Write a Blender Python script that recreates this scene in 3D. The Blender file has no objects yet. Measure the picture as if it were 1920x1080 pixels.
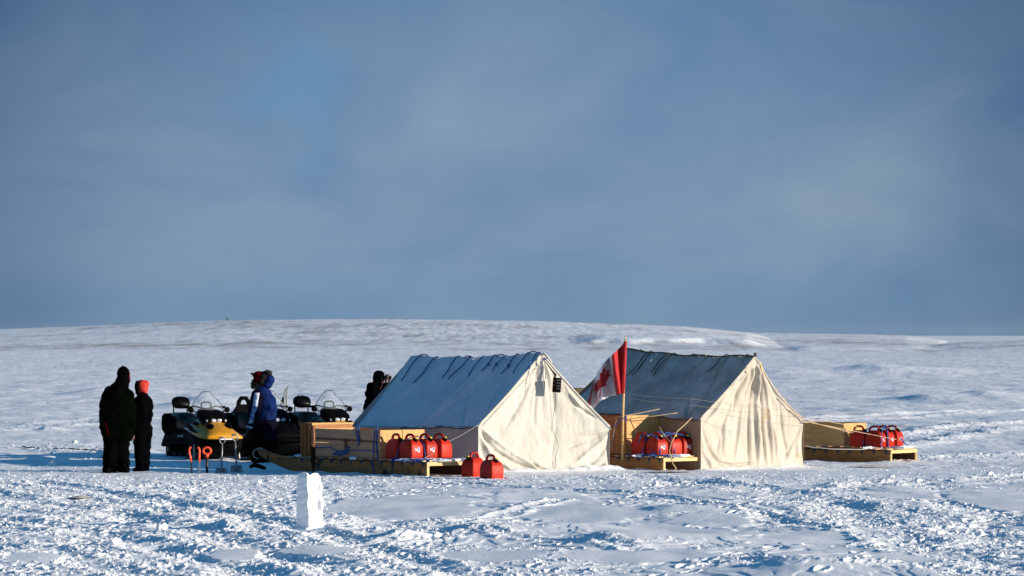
import bpy, math, random
import numpy as np
from mathutils import Vector, Matrix, Euler

random.seed(7); np.random.seed(7)
SC = bpy.context.scene
COL = SC.collection
F = 7500.0          # focal length in photo pixels
HZ = 632.0          # row of the true horizon
H = 2.36            # eye height

def W(px, py, Y):
    """world point seen at a photo pixel at distance Y"""
    return Vector(((px-960)/F*Y, Y, H-(py-HZ)/F*Y))
def at(px, py):
    Y = H*F/(py-HZ)
    return ((px-960)/F*Y, Y)

# ------------------------------------------------------------------ materials
def new_mat(name):
    m = bpy.data.materials.new(name); m.use_nodes = True
    nt = m.node_tree; b = nt.nodes['Principled BSDF']
    return m, nt, b

def mat(name, col, rough=.6, col2=None, scale=5, stretch=(1,1,1), bump=0, bscale=None, metal=0, spec=.5,
        lo=.35, hi=.65, detail=5, spots=None, trans=0):
    m, nt, b = new_mat(name)
    b.inputs['Base Color'].default_value = (*col, 1)
    b.inputs['Roughness'].default_value = rough
    b.inputs['Metallic'].default_value = metal
    b.inputs['Specular IOR Level'].default_value = spec
    if trans: b.inputs['Transmission Weight'].default_value = trans
    tc = nt.nodes.new('ShaderNodeTexCoord'); mp = nt.nodes.new('ShaderNodeMapping')
    mp.inputs['Scale'].default_value = stretch
    nt.links.new(tc.outputs['Object'], mp.inputs[0])
    last = None
    if col2:
        n = nt.nodes.new('ShaderNodeTexNoise'); n.inputs['Scale'].default_value = scale
        n.inputs['Detail'].default_value = detail
        nt.links.new(mp.outputs[0], n.inputs[0])
        r = nt.nodes.new('ShaderNodeValToRGB')
        r.color_ramp.elements[0].position = lo; r.color_ramp.elements[0].color = (*col, 1)
        r.color_ramp.elements[1].position = hi; r.color_ramp.elements[1].color = (*col2, 1)
        nt.links.new(n.outputs[0], r.inputs[0]); last = r.outputs[0]
    if spots:
        sc, thr, scol, sstretch = spots
        mp2 = nt.nodes.new('ShaderNodeMapping'); mp2.inputs['Scale'].default_value = sstretch
        nt.links.new(tc.outputs['Object'], mp2.inputs[0])
        n = nt.nodes.new('ShaderNodeTexNoise'); n.inputs['Scale'].default_value = sc
        n.inputs['Detail'].default_value = 3
        nt.links.new(mp2.outputs[0], n.inputs[0])
        r = nt.nodes.new('ShaderNodeValToRGB')
        r.color_ramp.elements[0].position = thr; r.color_ramp.elements[0].color = (0,0,0,1)
        r.color_ramp.elements[1].position = thr+.06; r.color_ramp.elements[1].color = (1,1,1,1)
        nt.links.new(n.outputs[0], r.inputs[0])
        mx = nt.nodes.new('ShaderNodeMixRGB'); mx.inputs[2].default_value = (*scol, 1)
        if last: nt.links.new(last, mx.inputs[1])
        else: mx.inputs[1].default_value = (*col, 1)
        nt.links.new(r.outputs[0], mx.inputs[0]); last = mx.outputs[0]
    if last: nt.links.new(last, b.inputs['Base Color'])
    if bump:
        n = nt.nodes.new('ShaderNodeTexNoise'); n.inputs['Scale'].default_value = bscale or scale*4
        n.inputs['Detail'].default_value = 6
        nt.links.new(mp.outputs[0], n.inputs[0])
        bp = nt.nodes.new('ShaderNodeBump'); bp.inputs['Distance'].default_value = bump
        bp.inputs['Strength'].default_value = 1
        nt.links.new(n.outputs[0], bp.inputs['Height']); nt.links.new(bp.outputs[0], b.inputs['Normal'])
    return m

M = {}
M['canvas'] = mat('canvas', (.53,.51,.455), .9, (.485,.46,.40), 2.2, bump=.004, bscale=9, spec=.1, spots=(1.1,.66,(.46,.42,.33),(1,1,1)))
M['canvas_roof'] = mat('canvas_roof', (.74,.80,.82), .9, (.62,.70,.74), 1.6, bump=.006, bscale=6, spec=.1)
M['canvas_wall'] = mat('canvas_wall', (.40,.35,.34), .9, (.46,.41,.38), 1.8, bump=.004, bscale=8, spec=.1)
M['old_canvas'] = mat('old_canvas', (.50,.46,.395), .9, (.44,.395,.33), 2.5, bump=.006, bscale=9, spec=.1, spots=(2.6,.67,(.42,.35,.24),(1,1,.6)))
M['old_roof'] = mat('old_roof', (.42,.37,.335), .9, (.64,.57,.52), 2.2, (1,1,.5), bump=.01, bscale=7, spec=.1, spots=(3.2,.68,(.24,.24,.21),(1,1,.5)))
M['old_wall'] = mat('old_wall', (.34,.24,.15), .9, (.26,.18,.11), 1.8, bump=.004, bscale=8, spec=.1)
M['seam'] = mat('seam', (.30,.27,.22), .9)
M['eave_cord'] = mat('eave_cord', (.02,.035,.06), .8)
M['ply'] = mat('ply', (.60,.36,.13), .7, (.48,.26,.08), 3, (1,6,6), bump=.002, spots=(16,.70,(.16,.08,.03),(1,1,1)))
M['ply_grey'] = mat('ply_grey', (.58,.31,.165), .75, (.44,.23,.12), 2.5, (1,6,8), bump=.003, spots=(14,.69,(.07,.04,.025),(1,1,1)))
M['ply_orange'] = mat('ply_orange', (.33,.115,.013), .6, (.23,.07,.008), 2.5, (8,8,.8), bump=.002)
M['wood_dark'] = mat('wood_dark', (.40,.155,.03), .8, (.20,.085,.02), 3, (1,4,6), bump=.004, spots=(5,.60,(.02,.014,.008),(1,2,.6)))
M['wood_shaded'] = mat('wood_shaded', (.05,.022,.008), .85, (.03,.014,.006), 3, (1,5,8))  # far runner wood, its colour darkened to stand for shade under the deck
M['wood_runner'] = mat('wood_runner', (.38,.165,.035), .75, (.24,.095,.018), 3, (1,5,8), bump=.003, spots=(9,.66,(.05,.025,.01),(1,2,1)))
M['wood_pale'] = mat('wood_pale', (.68,.48,.22), .6, (.52,.34,.13), 4, (6,1,6))
M['pole_wood'] = mat('pole_wood', (.62,.40,.16), .5, (.5,.3,.1), 6, (1,1,.2))
M['red_can'] = mat('red_can', (.50,.020,.004), .5, (.42,.014,.003), 3, bump=.0006, bscale=60, spec=.2, spots=(24,.70,(.42,.20,.18),(1,1,1)))
_nt = M['red_can'].node_tree; _oi = _nt.nodes.new('ShaderNodeObjectInfo'); _mr = _nt.nodes.new('ShaderNodeMapRange'); _mr.inputs['To Min'].default_value = .72; _mr.inputs['To Max'].default_value = 1.08
_mm = _nt.nodes.new('ShaderNodeMixRGB'); _mm.blend_type = 'MULTIPLY'; _mm.inputs[0].default_value = 1; _bs = _nt.nodes['Principled BSDF'].inputs['Base Color']; _src = _bs.links[0].from_socket
_nt.links.new(_oi.outputs['Random'], _mr.inputs['Value']); _nt.links.new(_src, _mm.inputs[1]); _nt.links.new(_mr.outputs[0], _mm.inputs[2]); _nt.links.new(_mm.outputs[0], _bs)
M['red_dark'] = mat('red_dark', (.30,.010,.006), .5, spec=.2)
M['black'] = mat('black', (.0018,.0018,.002), .65, spec=.03)
M['black_matte'] = mat('black_matte', (.002,.002,.002), .9, (.004,.0035,.004), 8, bump=.004, bscale=14, spec=0)
M['seat'] = mat('seat', (.0015,.0015,.0015), .3, spec=.07)
M['rubber'] = mat('rubber', (.003,.003,.003), .75, spec=.03)
M['yellow_cap'] = mat('yellow_cap', (.75,.6,.08), .5)
M['yellow'] = mat('yellow', (.58,.27,.008), .35, (.52,.235,.008), 4)
M['chrome'] = mat('chrome', (.8,.8,.8), .15, metal=1)
M['steel'] = mat('steel', (.36,.37,.38), .5, (.22,.22,.23), 9, metal=.7)
M['white'] = mat('white', (.82,.82,.84), .5)
M['decal'] = mat('decal', (.6,.62,.66), .4)
M['blue_rope'] = mat('blue_rope', (.01,.04,.25), .8, (.01,.10,.32), 30)
M['blue_strap'] = mat('blue_strap', (.02,.09,.30), .8, (.015,.06,.2), 20)
M['tan_rope'] = mat('tan_rope', (.55,.40,.24), .85, (.42,.30,.17), 40)
M['brown_strap'] = mat('brown_strap', (.13,.035,.015), .8)
M['grey_rope'] = mat('grey_rope', (.30,.29,.28), .8)
M['orange'] = mat('orange', (.85,.085,.02), .45)
M['dark_shaft'] = mat('dark_shaft', (.02,.018,.02), .5)
M['olive'] = mat('olive', (.15,.115,.055), .85, (.09,.07,.035), 4, bump=.01)
M['flag_red'] = mat('flag_red', (.42,.006,.010), .8, (.34,.005,.008), 5)
M['flag_white'] = mat('flag_white', (.62,.59,.63), .85)
M['parka_green'] = mat('parka_green', (.0012,.0028,.0007), .9, (.0006,.0012,.0005), 7, bump=.006, bscale=9, spec=0)
M['parka_black'] = mat('parka_black', (.0010,.0010,.0014), .9, (.0020,.0019,.0024), 7, bump=.006, bscale=9, spec=0)
M['parka_blue'] = mat('parka_blue', (.0015,.017,.105), .8, (.001,.009,.060), 6, bump=.008, bscale=8, spec=.1)
M['navy'] = mat('navy', (.0012,.0014,.010), .85, spec=.05)
M['hood_red'] = mat('hood_red', (.56,.028,.008), .75, (.46,.02,.007), 9, bump=.004, bscale=20)
M['cap_red'] = mat('cap_red', (.07,.002,.003), .85, spec=0)
M['fur'] = mat('fur', (.012,.008,.005), .95, (.07,.045,.022), 40, bump=.02, bscale=60)
M['fur_black'] = mat('fur_black', (.002,.0015,.0015), .95, (.008,.006,.005), 40, bump=.02, bscale=60)
M['skin'] = mat('skin', (.09,.04,.028), .7)
M['sleeve_white'] = mat('sleeve_white', (.42,.46,.56), .85)
M['camera_red'] = mat('camera_red', (.10,.01,.012), .4)
M['ski_base'] = mat('ski_base', (.22,.22,.19), .5)
M['grip'] = mat('grip', (.05,.045,.02), .7)
M['rock'] = mat('rock', (.05,.045,.04), .9, (.10,.09,.08), 6)
M['label_blue'] = mat('label_blue', (.03,.10,.35), .5)
M['handle_wood'] = mat('handle_wood', (.25,.09,.03), .6, (.15,.05,.02), 20)
M['glass'], _nt, _b = new_mat('glass')
_b.inputs['Base Color'].default_value = (.9,.93,.95,1); _b.inputs['Roughness'].default_value = .03
_b.inputs['Transmission Weight'].default_value = .90; _b.inputs['IOR'].default_value = 1.02
M['lens'] = mat('lens', (.45,.48,.52), .12, spec=.9)

# snow
def snow_mat(name, tundra=False):
    m, nt, b = new_mat(name)
    N = nt.nodes.new; L = nt.links.new
    b.inputs['Base Color'].default_value = (.90,.915,.94,1)
    b.inputs['Roughness'].default_value = .55
    b.inputs['Specular IOR Level'].default_value = .3
    tc = N('ShaderNodeTexCoord')
    n = N('ShaderNodeTexNoise'); n.inputs['Scale'].default_value = 22; n.inputs['Detail'].default_value = 8
    n.inputs['Roughness'].default_value = .65
    L(tc.outputs['Object'], n.inputs[0])
    bp = N('ShaderNodeBump'); bp.inputs['Distance'].default_value = .006; bp.inputs['Strength'].default_value = .8
    L(n.outputs[0], bp.inputs['Height']); L(bp.outputs[0], b.inputs['Normal'])
    if tundra:
        # bare gravel and grass showing through the thin snow of the far hill, masked by a vertex attribute
        at_ = N('ShaderNodeAttribute'); at_.attribute_name = 'bare'
        mp = N('ShaderNodeMapping'); mp.inputs['Scale'].default_value = (1.7,.22,1)
        L(tc.outputs['Object'], mp.inputs[0])
        a = N('ShaderNodeTexNoise'); a.inputs['Scale'].default_value = .10; a.inputs['Detail'].default_value = 9
        a.inputs['Roughness'].default_value = .68
        L(mp.outputs[0], a.inputs[0])
        ad = N('ShaderNodeMath'); ad.operation = 'ADD'; L(a.outputs[0], ad.inputs[0]); L(at_.outputs['Fac'], ad.inputs[1])
        r = N('ShaderNodeValToRGB'); r.color_ramp.elements[0].position = .50; r.color_ramp.elements[1].position = .78
        L(ad.outputs[0], r.inputs[0])
        # gravel and grit lying on the trampled camp snow
        g = N('ShaderNodeTexNoise'); g.inputs['Scale'].default_value = 2.6; g.inputs['Detail'].default_value = 10
        g.inputs['Roughness'].default_value = .75
        L(tc.outputs['Object'], g.inputs[0])
        mx = N('ShaderNodeMixRGB'); mx.inputs[1].default_value = (.90,.915,.94,1); mx.inputs[2].default_value = (.36,.32,.27,1)
        L(r.outputs[0], mx.inputs[0]); L(mx.outputs[0], b.inputs['Base Color'])
    return m
M['snow'] = snow_mat('snow'); M['snow_ground'] = snow_mat('snow_ground', True)

# ------------------------------------------------------------------ mesh builder
class MB:
    def __init__(s): s.v = []; s.f = []; s.mi = []
    def add(s, vs, fs, mi=0, mtx=None):
        o = len(s.v)
        for p in vs:
            p = Vector(p)
            s.v.append(mtx @ p if mtx else p)
        for f in fs: s.f.append(tuple(i+o for i in f)); s.mi.append(mi)
        return s
    def box(s, c, d, rot=None, mi=0):
        x, y, z = d[0]/2, d[1]/2, d[2]/2
        vs = [(a,b,e) for a in (-x,x) for b in (-y,y) for e in (-z,z)]
        fs = [(0,1,3,2),(4,6,7,5),(0,4,5,1),(2,3,7,6),(0,2,6,4),(1,5,7,3)]
        m = Matrix.Translation(Vector(c))
        if rot: m = m @ Euler(rot).to_matrix().to_4x4()
        return s.add(vs, fs, mi, m)
    def prism(s, prof, y0, y1, mi=0):
        """closed outline in x,z pushed from y0 to y1"""
        n = len(prof)
        vs = [(p[0], y0, p[1]) for p in prof]+[(p[0], y1, p[1]) for p in prof]
        fs = [tuple(range(n)), tuple(range(2*n-1, n-1, -1))]
        fs += [(i, i+n, (i+1)%n+n, (i+1)%n) for i in range(n)]
        return s.add(vs, fs, mi)
    def loft(s, rings, mi=0, caps=True):
        n = len(rings[0]); vs = [p for r in rings for p in r]; fs = []
        for k in range(len(rings)-1):
            for i in range(n):
                a = k*n+i; b_ = k*n+(i+1)%n
                fs.append((a, b_, b_+n, a+n))
        if caps:
            fs.append(tuple(range(n-1, -1, -1))); fs.append(tuple((len(rings)-1)*n+i for i in range(n)))
        return s.add(vs, fs, mi)
    def tube(s, pts, r, n=6, mi=0, closed=False):
        pts = [Vector(p) for p in pts]; rr = r if isinstance(r, (list, tuple)) else [r]*len(pts)
        rings = []; up = Vector((0,0,1)); N_ = len(pts)
        prev = None
        for i, p in enumerate(pts):
            if closed: t = pts[(i+1)%N_]-pts[i-1]
            else: t = pts[min(i+1,N_-1)]-pts[max(i-1,0)]
            if t.length < 1e-9: t = Vector((0,0,1))
            t.normalize()
            if prev is None:
                a = t.cross(up)
                if a.length < .05: a = t.cross(Vector((1,0,0)))
            else:
                a = prev - t*prev.dot(t)
            a.normalize(); prev = a; b_ = t.cross(a)
            rings.append([p+(a*math.cos(2*math.pi*k/n)+b_*math.sin(2*math.pi*k/n))*rr[i] for k in range(n)])
        if closed: rings.append(rings[0]); return s.loft(rings, mi, caps=False)
        return s.loft(rings, mi)
    def ell(s, c, r, rot=None, n=14, m_=9, mi=0):
        vs = [(0,0,-r[2])]; fs = []
        for j in range(1, m_):
            ph = -math.pi/2+math.pi*j/m_
            for i in range(n):
                th = 2*math.pi*i/n
                vs.append((r[0]*math.cos(ph)*math.cos(th), r[1]*math.cos(ph)*math.sin(th), r[2]*math.sin(ph)))
        vs.append((0,0,r[2])); t = len(vs)-1
        for i in range(n): fs.append((0, 1+(i+1)%n, 1+i)); fs.append((t, t-n+i, t-n+(i+1)%n))
        for j in range(m_-2):
            for i in range(n):
                a = 1+j*n+i; b_ = 1+j*n+(i+1)%n
                fs.append((a, b_, b_+n, a+n))
        m = Matrix.Translation(Vector(c))
        if rot: m = m @ Euler(rot).to_matrix().to_4x4()
        return s.add(vs, fs, mi, m)
    def cap(s, a, b, ra, rb, flat=1, mi=0, n=12):
        """tapered rounded limb from a to b"""
        a = Vector(a); b = Vector(b); d = b-a; L = d.length; q = d.to_track_quat('Z', 'Y').to_matrix().to_4x4()
        rings = []
        for j in range(6):
            ph = -math.pi/2+math.pi/2*(j+.35)/5.5
            rings.append((ra*math.cos(ph), ra*math.sin(ph)))
        for j in range(6):
            ph = math.pi/2*(j)/5.5*.95
            rings.append((rb*math.cos(ph), L+rb*math.sin(ph)))
        rr = [[(r*math.cos(2*math.pi*i/n), flat*r*math.sin(2*math.pi*i/n), z) for i in range(n)] for r, z in rings]
        vs = [Vector(p) for r in rr for p in r]; m = Matrix.Translation(a) @ q
        tmp = MB().loft(rr)
        return s.add(tmp.v, tmp.f, mi, m)
    def grid(s, P, mi=0):
        nu, nv = len(P), len(P[0]); vs = [P[i][j] for i in range(nu) for j in range(nv)]
        fs = [(i*nv+j, (i+1)*nv+j, (i+1)*nv+j+1, i*nv+j+1) for i in range(nu-1) for j in range(nv-1)]
        return s.add(vs, fs, mi)
    def build(s, name, mats, parent=None, smooth=False, bevel=0, loc=None, solid=0, recalc=True):
        me = bpy.data.meshes.new(name)
        me.from_pydata([tuple(v) for v in s.v], [], s.f)
        if not isinstance(mats, (list, tuple)): mats = [mats]
        for m in mats: me.materials.append(m)
        me.polygons.foreach_set('material_index', s.mi)
        if recalc:
            import bmesh
            bm = bmesh.new(); bm.from_mesh(me); bmesh.ops.recalc_face_normals(bm, faces=bm.faces); bm.to_mesh(me); bm.free()
        if smooth: me.polygons.foreach_set('use_smooth', [True]*len(me.polygons))
        o = bpy.data.objects.new(name, me); COL.objects.link(o)
        if parent: o.parent = parent
        if loc: o.location = loc
        if bevel:
            b = o.modifiers.new('bevel', 'BEVEL'); b.width = bevel; b.segments = 2; b.limit_method = 'ANGLE'; b.angle_limit = .6
        if solid:
            b = o.modifiers.new('solid', 'SOLIDIFY'); b.thickness = solid; b.offset = 0
        return o

def fuse(mb, name, m, parent, voxel=.014, smooth=5, noise=0, nscale=8, keep=None):
    """merge overlapping closed volumes into one continuous skin"""
    o = mb.build(name+'_tmp', m)
    r = o.modifiers.new('r', 'REMESH'); r.mode = 'VOXEL'; r.voxel_size = voxel
    s = o.modifiers.new('s', 'SMOOTH'); s.factor = .6; s.iterations = smooth
    dg = bpy.context.evaluated_depsgraph_get()
    me = bpy.data.meshes.new_from_object(o.evaluated_get(dg))
    bpy.data.objects.remove(o)
    me.name = name
    if noise:
        n = len(me.vertices); co = np.empty(n*3, np.float32); me.vertices.foreach_get('co', co); co = co.reshape(-1,3)
        nr = np.empty(n*3, np.float32); me.vertex_normals.foreach_get('vector', nr); nr = nr.reshape(-1,3)
        a = perlin(co[:,0]*nscale+co[:,1]*nscale*.7+3.1, co[:,2]*nscale*1.6+co[:,1]*nscale*.4, 5)
        a += .5*perlin(co[:,0]*nscale*2.3+7, co[:,2]*nscale*3+co[:,1]*nscale*2, 9)
        co += nr*(a*noise)[:,None]
        me.vertices.foreach_set('co', co.ravel())
    me.polygons.foreach_set('use_smooth', [True]*len(me.polygons))
    if not me.materials: me.materials.append(m)
    o = bpy.data.objects.new(name, me); COL.objects.link(o)
    if parent: o.parent = parent
    return o

def thing(name, label, cat, loc=(0,0,0), rz=0, group=None):
    o = bpy.data.objects.new(name, None); COL.objects.link(o); o.empty_display_size = .2
    o.location = loc; o.rotation_euler = (0,0,rz); o['label'] = label; o['category'] = cat
    if group: o['group'] = group
    return o
def tag(o, label, cat, group=None, kind=None):
    o['label'] = label; o['category'] = cat
    if group: o['group'] = group
    if kind: o['kind'] = kind
    return o
def dup(root, loc, rz, label, group=None):
    def cp(o, par):
        c = o.copy(); COL.objects.link(c)
        if par: c.parent = par
        for ch in list(o.children): cp(ch, c)
        return c
    r = cp(root, None); r.location = loc; r.rotation_euler = (0,0,rz); r['label'] = label
    if group: r['group'] = group
    return r
def text_mesh(txt, size, name, m, parent, mtx, thick=.002):
    cu = bpy.data.curves.new(name, 'FONT'); cu.body = txt; cu.size = size; cu.extrude = thick
    cu.align_x = 'CENTER'; cu.align_y = 'CENTER'; cu.offset = size*.03
    o = bpy.data.objects.new(name+'_tmp', cu); COL.objects.link(o)
    dg = bpy.context.evaluated_depsgraph_get()
    me = bpy.data.meshes.new_from_object(o.evaluated_get(dg)); bpy.data.objects.remove(o)
    me.transform(mtx); me.materials.clear(); me.materials.append(m); me.name = name
    if parent is None: return me
    o = bpy.data.objects.new(name, me); COL.objects.link(o); o.parent = parent
    return o

# ------------------------------------------------------------------ noise
_rng = np.random.RandomState(11)
PERM = _rng.permutation(256).astype(np.int32); PERM = np.concatenate([PERM, PERM, PERM])
GA = _rng.rand(256).astype(np.float32)*2*np.pi; GX, GY = np.cos(GA), np.sin(GA)
RND = _rng.rand(256).astype(np.float32); RND2 = _rng.rand(256).astype(np.float32); RND3 = _rng.rand(256).astype(np.float32)
def hsh(i, j, seed): return PERM[(PERM[(i+seed*37) & 255] + (j & 255)) & 255]
def perlin(x, y, seed=0):
    x = np.asarray(x, np.float32); y = np.asarray(y, np.float32)
    xi = np.floor(x); yi = np.floor(y); fx = x-xi; fy = y-yi; xi = xi.astype(np.int32); yi = yi.astype(np.int32)
    u = fx*fx*fx*(fx*(fx*6-15)+10); v = fy*fy*fy*(fy*(fy*6-15)+10)
    def g(a, b):
        h = hsh(xi+a, yi+b, seed); return GX[h]*(fx-a)+GY[h]*(fy-b)
    a = g(0,0); b = g(1,0); c = g(0,1); d = g(1,1)
    return ((a+(b-a)*u)+((c+(d-c)*u)-(a+(b-a)*u))*v)*1.5
def fbm(x, y, o=4, seed=0, gain=.5):
    r = 0; a = 1; f = 1
    for k in range(o): r = r+a*perlin(x*f, y*f, seed+k); a *= gain; f *= 2.03
    return r
def worley(x, y, seed=0):
    x = np.asarray(x, np.float32); y = np.asarray(y, np.float32)
    xi = np.floor(x).astype(np.int32); yi = np.floor(y).astype(np.int32)
    best = np.full(x.shape, 9, np.float32); val = np.zeros(x.shape, np.float32)
    for a in (-1,0,1):
        for b in (-1,0,1):
            h = hsh(xi+a, yi+b, seed)
            d = (xi+a+RND[h]-x)**2+(yi+b+RND2[h]-y)**2
            m = d < best; best = np.where(m, d, best); val = np.where(m, RND3[h], val)
    return np.sqrt(best), val
def sstep(a, b, x):
    t = np.clip((x-a)/(b-a), 0, 1); return t*t*(3-2*t)
def pdist(X, Y, pts):
    best = np.full(X.shape, 1e9, np.float32)
    for (x0,y0),(x1,y1) in zip(pts[:-1], pts[1:]):
        dx, dy = x1-x0, y1-y0; t = np.clip(((X-x0)*dx+(Y-y0)*dy)/(dx*dx+dy*dy), 0, 1)
        best = np.minimum(best, np.hypot(X-x0-t*dx, Y-y0-t*dy))
    return best
def pl(*p): return [at(*q) for q in p]

# ------------------------------------------------------------------ terrain
rows = list(np.linspace(-200, 20, 14))+list(np.linspace(24, 34, 10))
y = 35.5
while y < 9000:
    rows.append(y); y += min(.035*max(1, (y/62))**2.6, .011*y if y < 480 else .006*y)
rows = np.array(rows, np.float32)
uc = np.linspace(-.16, .16, 1250); ex = .16+np.cumsum(np.geomspace(.0006, .35, 34))
cols = np.concatenate([-ex[::-1], uc, ex]).astype(np.float32)
wid = np.maximum(rows, 36.0)
X = wid[:,None]*cols[None,:]; Yg = np.repeat(rows[:,None], len(cols), 1)
Z = np.zeros_like(X); BARE = np.full_like(X, -1.0)
near = slice(int(np.searchsorted(rows, 30)), int(np.searchsorted(rows, 135)))
midr = slice(int(np.searchsorted(rows, 60)), int(np.searchsorted(rows, 1500)))

def ground_big(x, y):
    d = np.maximum(y, 1)
    damp = sstep(30, 45, y)
    camp = 1-np.exp(-((y-71)/7.0)**2)*np.exp(-((x-0)/11.0)**2)
    z = .035*fbm(x/3.1, y/5.0, 3, 1)*damp*(.25+.75*camp)
    z = z + .07*fbm(x/14, y/28, 2, 3)*sstep(85, 170, y)
    z = z - .09*sstep(1.2, 2.8, x)*sstep(70.3, 72.8, y)*sstep(100, 86, y)
    return z
Z += ground_big(X, Yg)
# sastrugi: wind-carved plates with sharp lee edges
def sastrugi(x, y):
    wx = x+.5*perlin(x/1.3, y/1.3, 21); wy = y+.5*perlin(x/1.3+9, y/1.3, 22)
    n = fbm(wx/1.1, wy/3.2, 4, 31)
    k = n*3.0; fl = np.floor(k); fr = k-fl
    st = (fl+sstep(.0, .16, fr))/3.0
    return st, n
xs, ys = X[midr], Yg[midr]
st, nn = sastrugi(xs, ys)
amp = .020+.004*sstep(90, 130, ys)
Z[midr] += .05*fbm(xs/4.5, ys/9, 2, 43)*sstep(90, 140, ys)
Z[midr] += amp*(.65*st+.35*nn)*(1-np.exp(-((ys-70)/3.5)**2)*.6)
Z[midr] += .020*fbm(xs/2.6, ys/8, 2, 41)*sstep(85, 140, ys)
fdet = fbm(xs/.35, ys/1.2, 3, 47)
Z[midr] += .002*fdet*sstep(75, 100, ys)*sstep(500, 150, ys)
# foreground
xn, yn = X[near], Yg[near]; Zbase0 = Z[near].copy()
pre = sstep(62, 58, yn)
st2, nn2 = sastrugi(xn*.9+3, yn*.8+5)
Z[near] += pre*(.024*st2+.010*nn2)
Z[near] += .020*np.maximum(0, perlin(xn/1.9+4, yn/2.8+2, 61))*pre

tracks = [  # centre line, half width of churned snow, trench depth, berm height
 (pl((-120,905),(60,940),(230,965),(380,1000),(560,1050),(700,1100)), .42, .055, .035),
 (pl((-120,960),(80,985),(250,1015),(420,1062),(560,1110)), .40, .06, .035),
 (pl((60,905),(230,930),(420,960),(560,990),(720,1040),(1000,1110)), .36, .055, .035),
 (pl((-100,1010),(60,1030),(230,1075),(300,1110)), .40, .03, .03),
 (pl((1180,893),(1350,912),(1500,930),(1590,960),(1650,1000),(1790,1040),(2010,1085)), .60, .03, .035),
 (pl((1590,925),(1640,907),(1720,903),(1800,906),(1990,890)), .50, .015, .05),
 (pl((1740,915),(1790,950),(1880,985),(2000,1010)), .55, .03, .03),
 (pl((1560,945),(1700,962),(1800,985),(1900,1030),(2000,1060)), .55, .03, .02),
 (pl((1300,1050),(1500,1062),(1700,1068),(2000,1085)), .45, .03, .04),
 (pl((1480,788),(1600,783),(1750,776),(1990,766)), .9, .04, .10),
 (pl((1600,832),(1750,815),(1840,800),(1990,790)), .9, .04, .10),
 (pl((1500,842),(1700,852),(1990,848)), 1.3, .03, .05),
 (pl((-120,812),(60,800),(200,788),(300,781)), .8, .02, .045),
 (pl((-100,842),(70,838),(200,846)), .9, .01, .03),
 (pl((840,905),(990,915),(1200,925),(1400,958),(1560,1000)), .25, .03, .03),
 (pl((700,1020),(900,1005),(1150,1025),(1350,1060)), .22, .03, .03),
 (pl((560,995),(700,978),(850,985),(960,960),(1050,940)), .2, .03, .03),
]
wob = .28*perlin(xn/1.1, yn/1.1, 71)+.14*perlin(xn/.35, yn/.35, 72)
chm = np.zeros_like(xn)
for pts, hw, dep, berm in tracks:
    d = pdist(xn, yn, pts)+wob*hw*1.2
    Z[near] += -dep*.55*np.exp(-(d/(hw*.7))**2)+berm*.55*np.exp(-((d-hw)/(hw*.35))**2)
    chm = np.maximum(chm, 1-sstep(hw*.9, hw*1.7, d))
# snow banked along the tent skirts and sled runners
def bank_line(p0, p1, h, w_):
    d = pdist(xn, yn, [p0, p1]); return h*np.exp(-(d/w_)**2)*(.55+.45*perlin(xn/.5, yn/.5, 73)+.25*perlin(xn/.16, yn/.2, 74))
for p0, p1, h, w_ in [((W(897,0,69.65).x,69.6),(W(1143,0,71.1).x,71.05),.07,.16), ((W(1318,0,73.2).x,73.2),(W(1507,0,75.4).x,75.4),.06,.16),
        ((W(800,0,67.3).x,67.3),(-3.9,70.0),.045,.14), ((W(1150,0,73.6).x,73.7),(W(1243,0,72.7).x,72.7),.05,.14), ((W(1512,0,81).x,81.5),(W(1668,0,78).x,78.1),.05,.16),
        ((W(1110,0,71).x,70.9),(W(1152,0,71.1).x,71.1),.09,.22)]:
    Z[near] += bank_line(p0, p1, h, w_)
# boot prints: heel and sole pressed into the crust, alternating along walked lines
_rf = np.random.RandomState(3)
for pts in [pl((500,1078),(560,1010),(640,960),(760,925),(860,905)), pl((700,1075),(780,1015),(980,975),(1150,950),(1250,905)), pl((1000,1078),(1080,1020),(1300,990),(1420,940)),
            pl((60,1078),(200,990),(330,930),(400,900)), pl((1250,1078),(1380,1040),(1600,1010)), pl((1560,1078),(1620,1040),(1900,960)), pl((300,1078),(420,1000),(520,950),(600,915))]:
    sgn_ = 1
    for (x0,y0),(x1,y1) in zip(pts[:-1], pts[1:]):
        L_s = math.hypot(x1-x0, y1-y0); n_ = int(L_s/.62); ca, sa = (x1-x0)/L_s, (y1-y0)/L_s
        for k in range(n_):
            t = (k+_rf.rand()*.3)/n_; cx = x0+(x1-x0)*t-sa*.11*sgn_; cy = y0+(y1-y0)*t+ca*.11*sgn_; sgn_ = -sgn_; ang = _rf.uniform(-.2,.2); c2, s2_ = ca*math.cos(ang)-sa*math.sin(ang), sa*math.cos(ang)+ca*math.sin(ang)
            i0_, i1_ = np.searchsorted(rows, [cy-.35, cy+.35]); i0_ -= near.start; i1_ -= near.start
            if i0_ < 0 or i1_ >= xn.shape[0] or i1_ <= i0_: continue
            xx, yy = xn[i0_:i1_], yn[i0_:i1_]; al = (xx-cx)*c2+(yy-cy)*s2_; ac = -(xx-cx)*s2_+(yy-cy)*c2
            e1 = (np.abs((al-.04)/.115)**2.5+np.abs(ac/.055)**2.5); e2 = (np.abs((al+.12)/.05)**2.5+np.abs(ac/.042)**2.5); dd = np.minimum(e1, e2)
            Z[near][i0_:i1_] += (-.038*np.exp(-dd**2)+.014*np.exp(-(dd-2.2)**2)).astype(np.float32)
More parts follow.
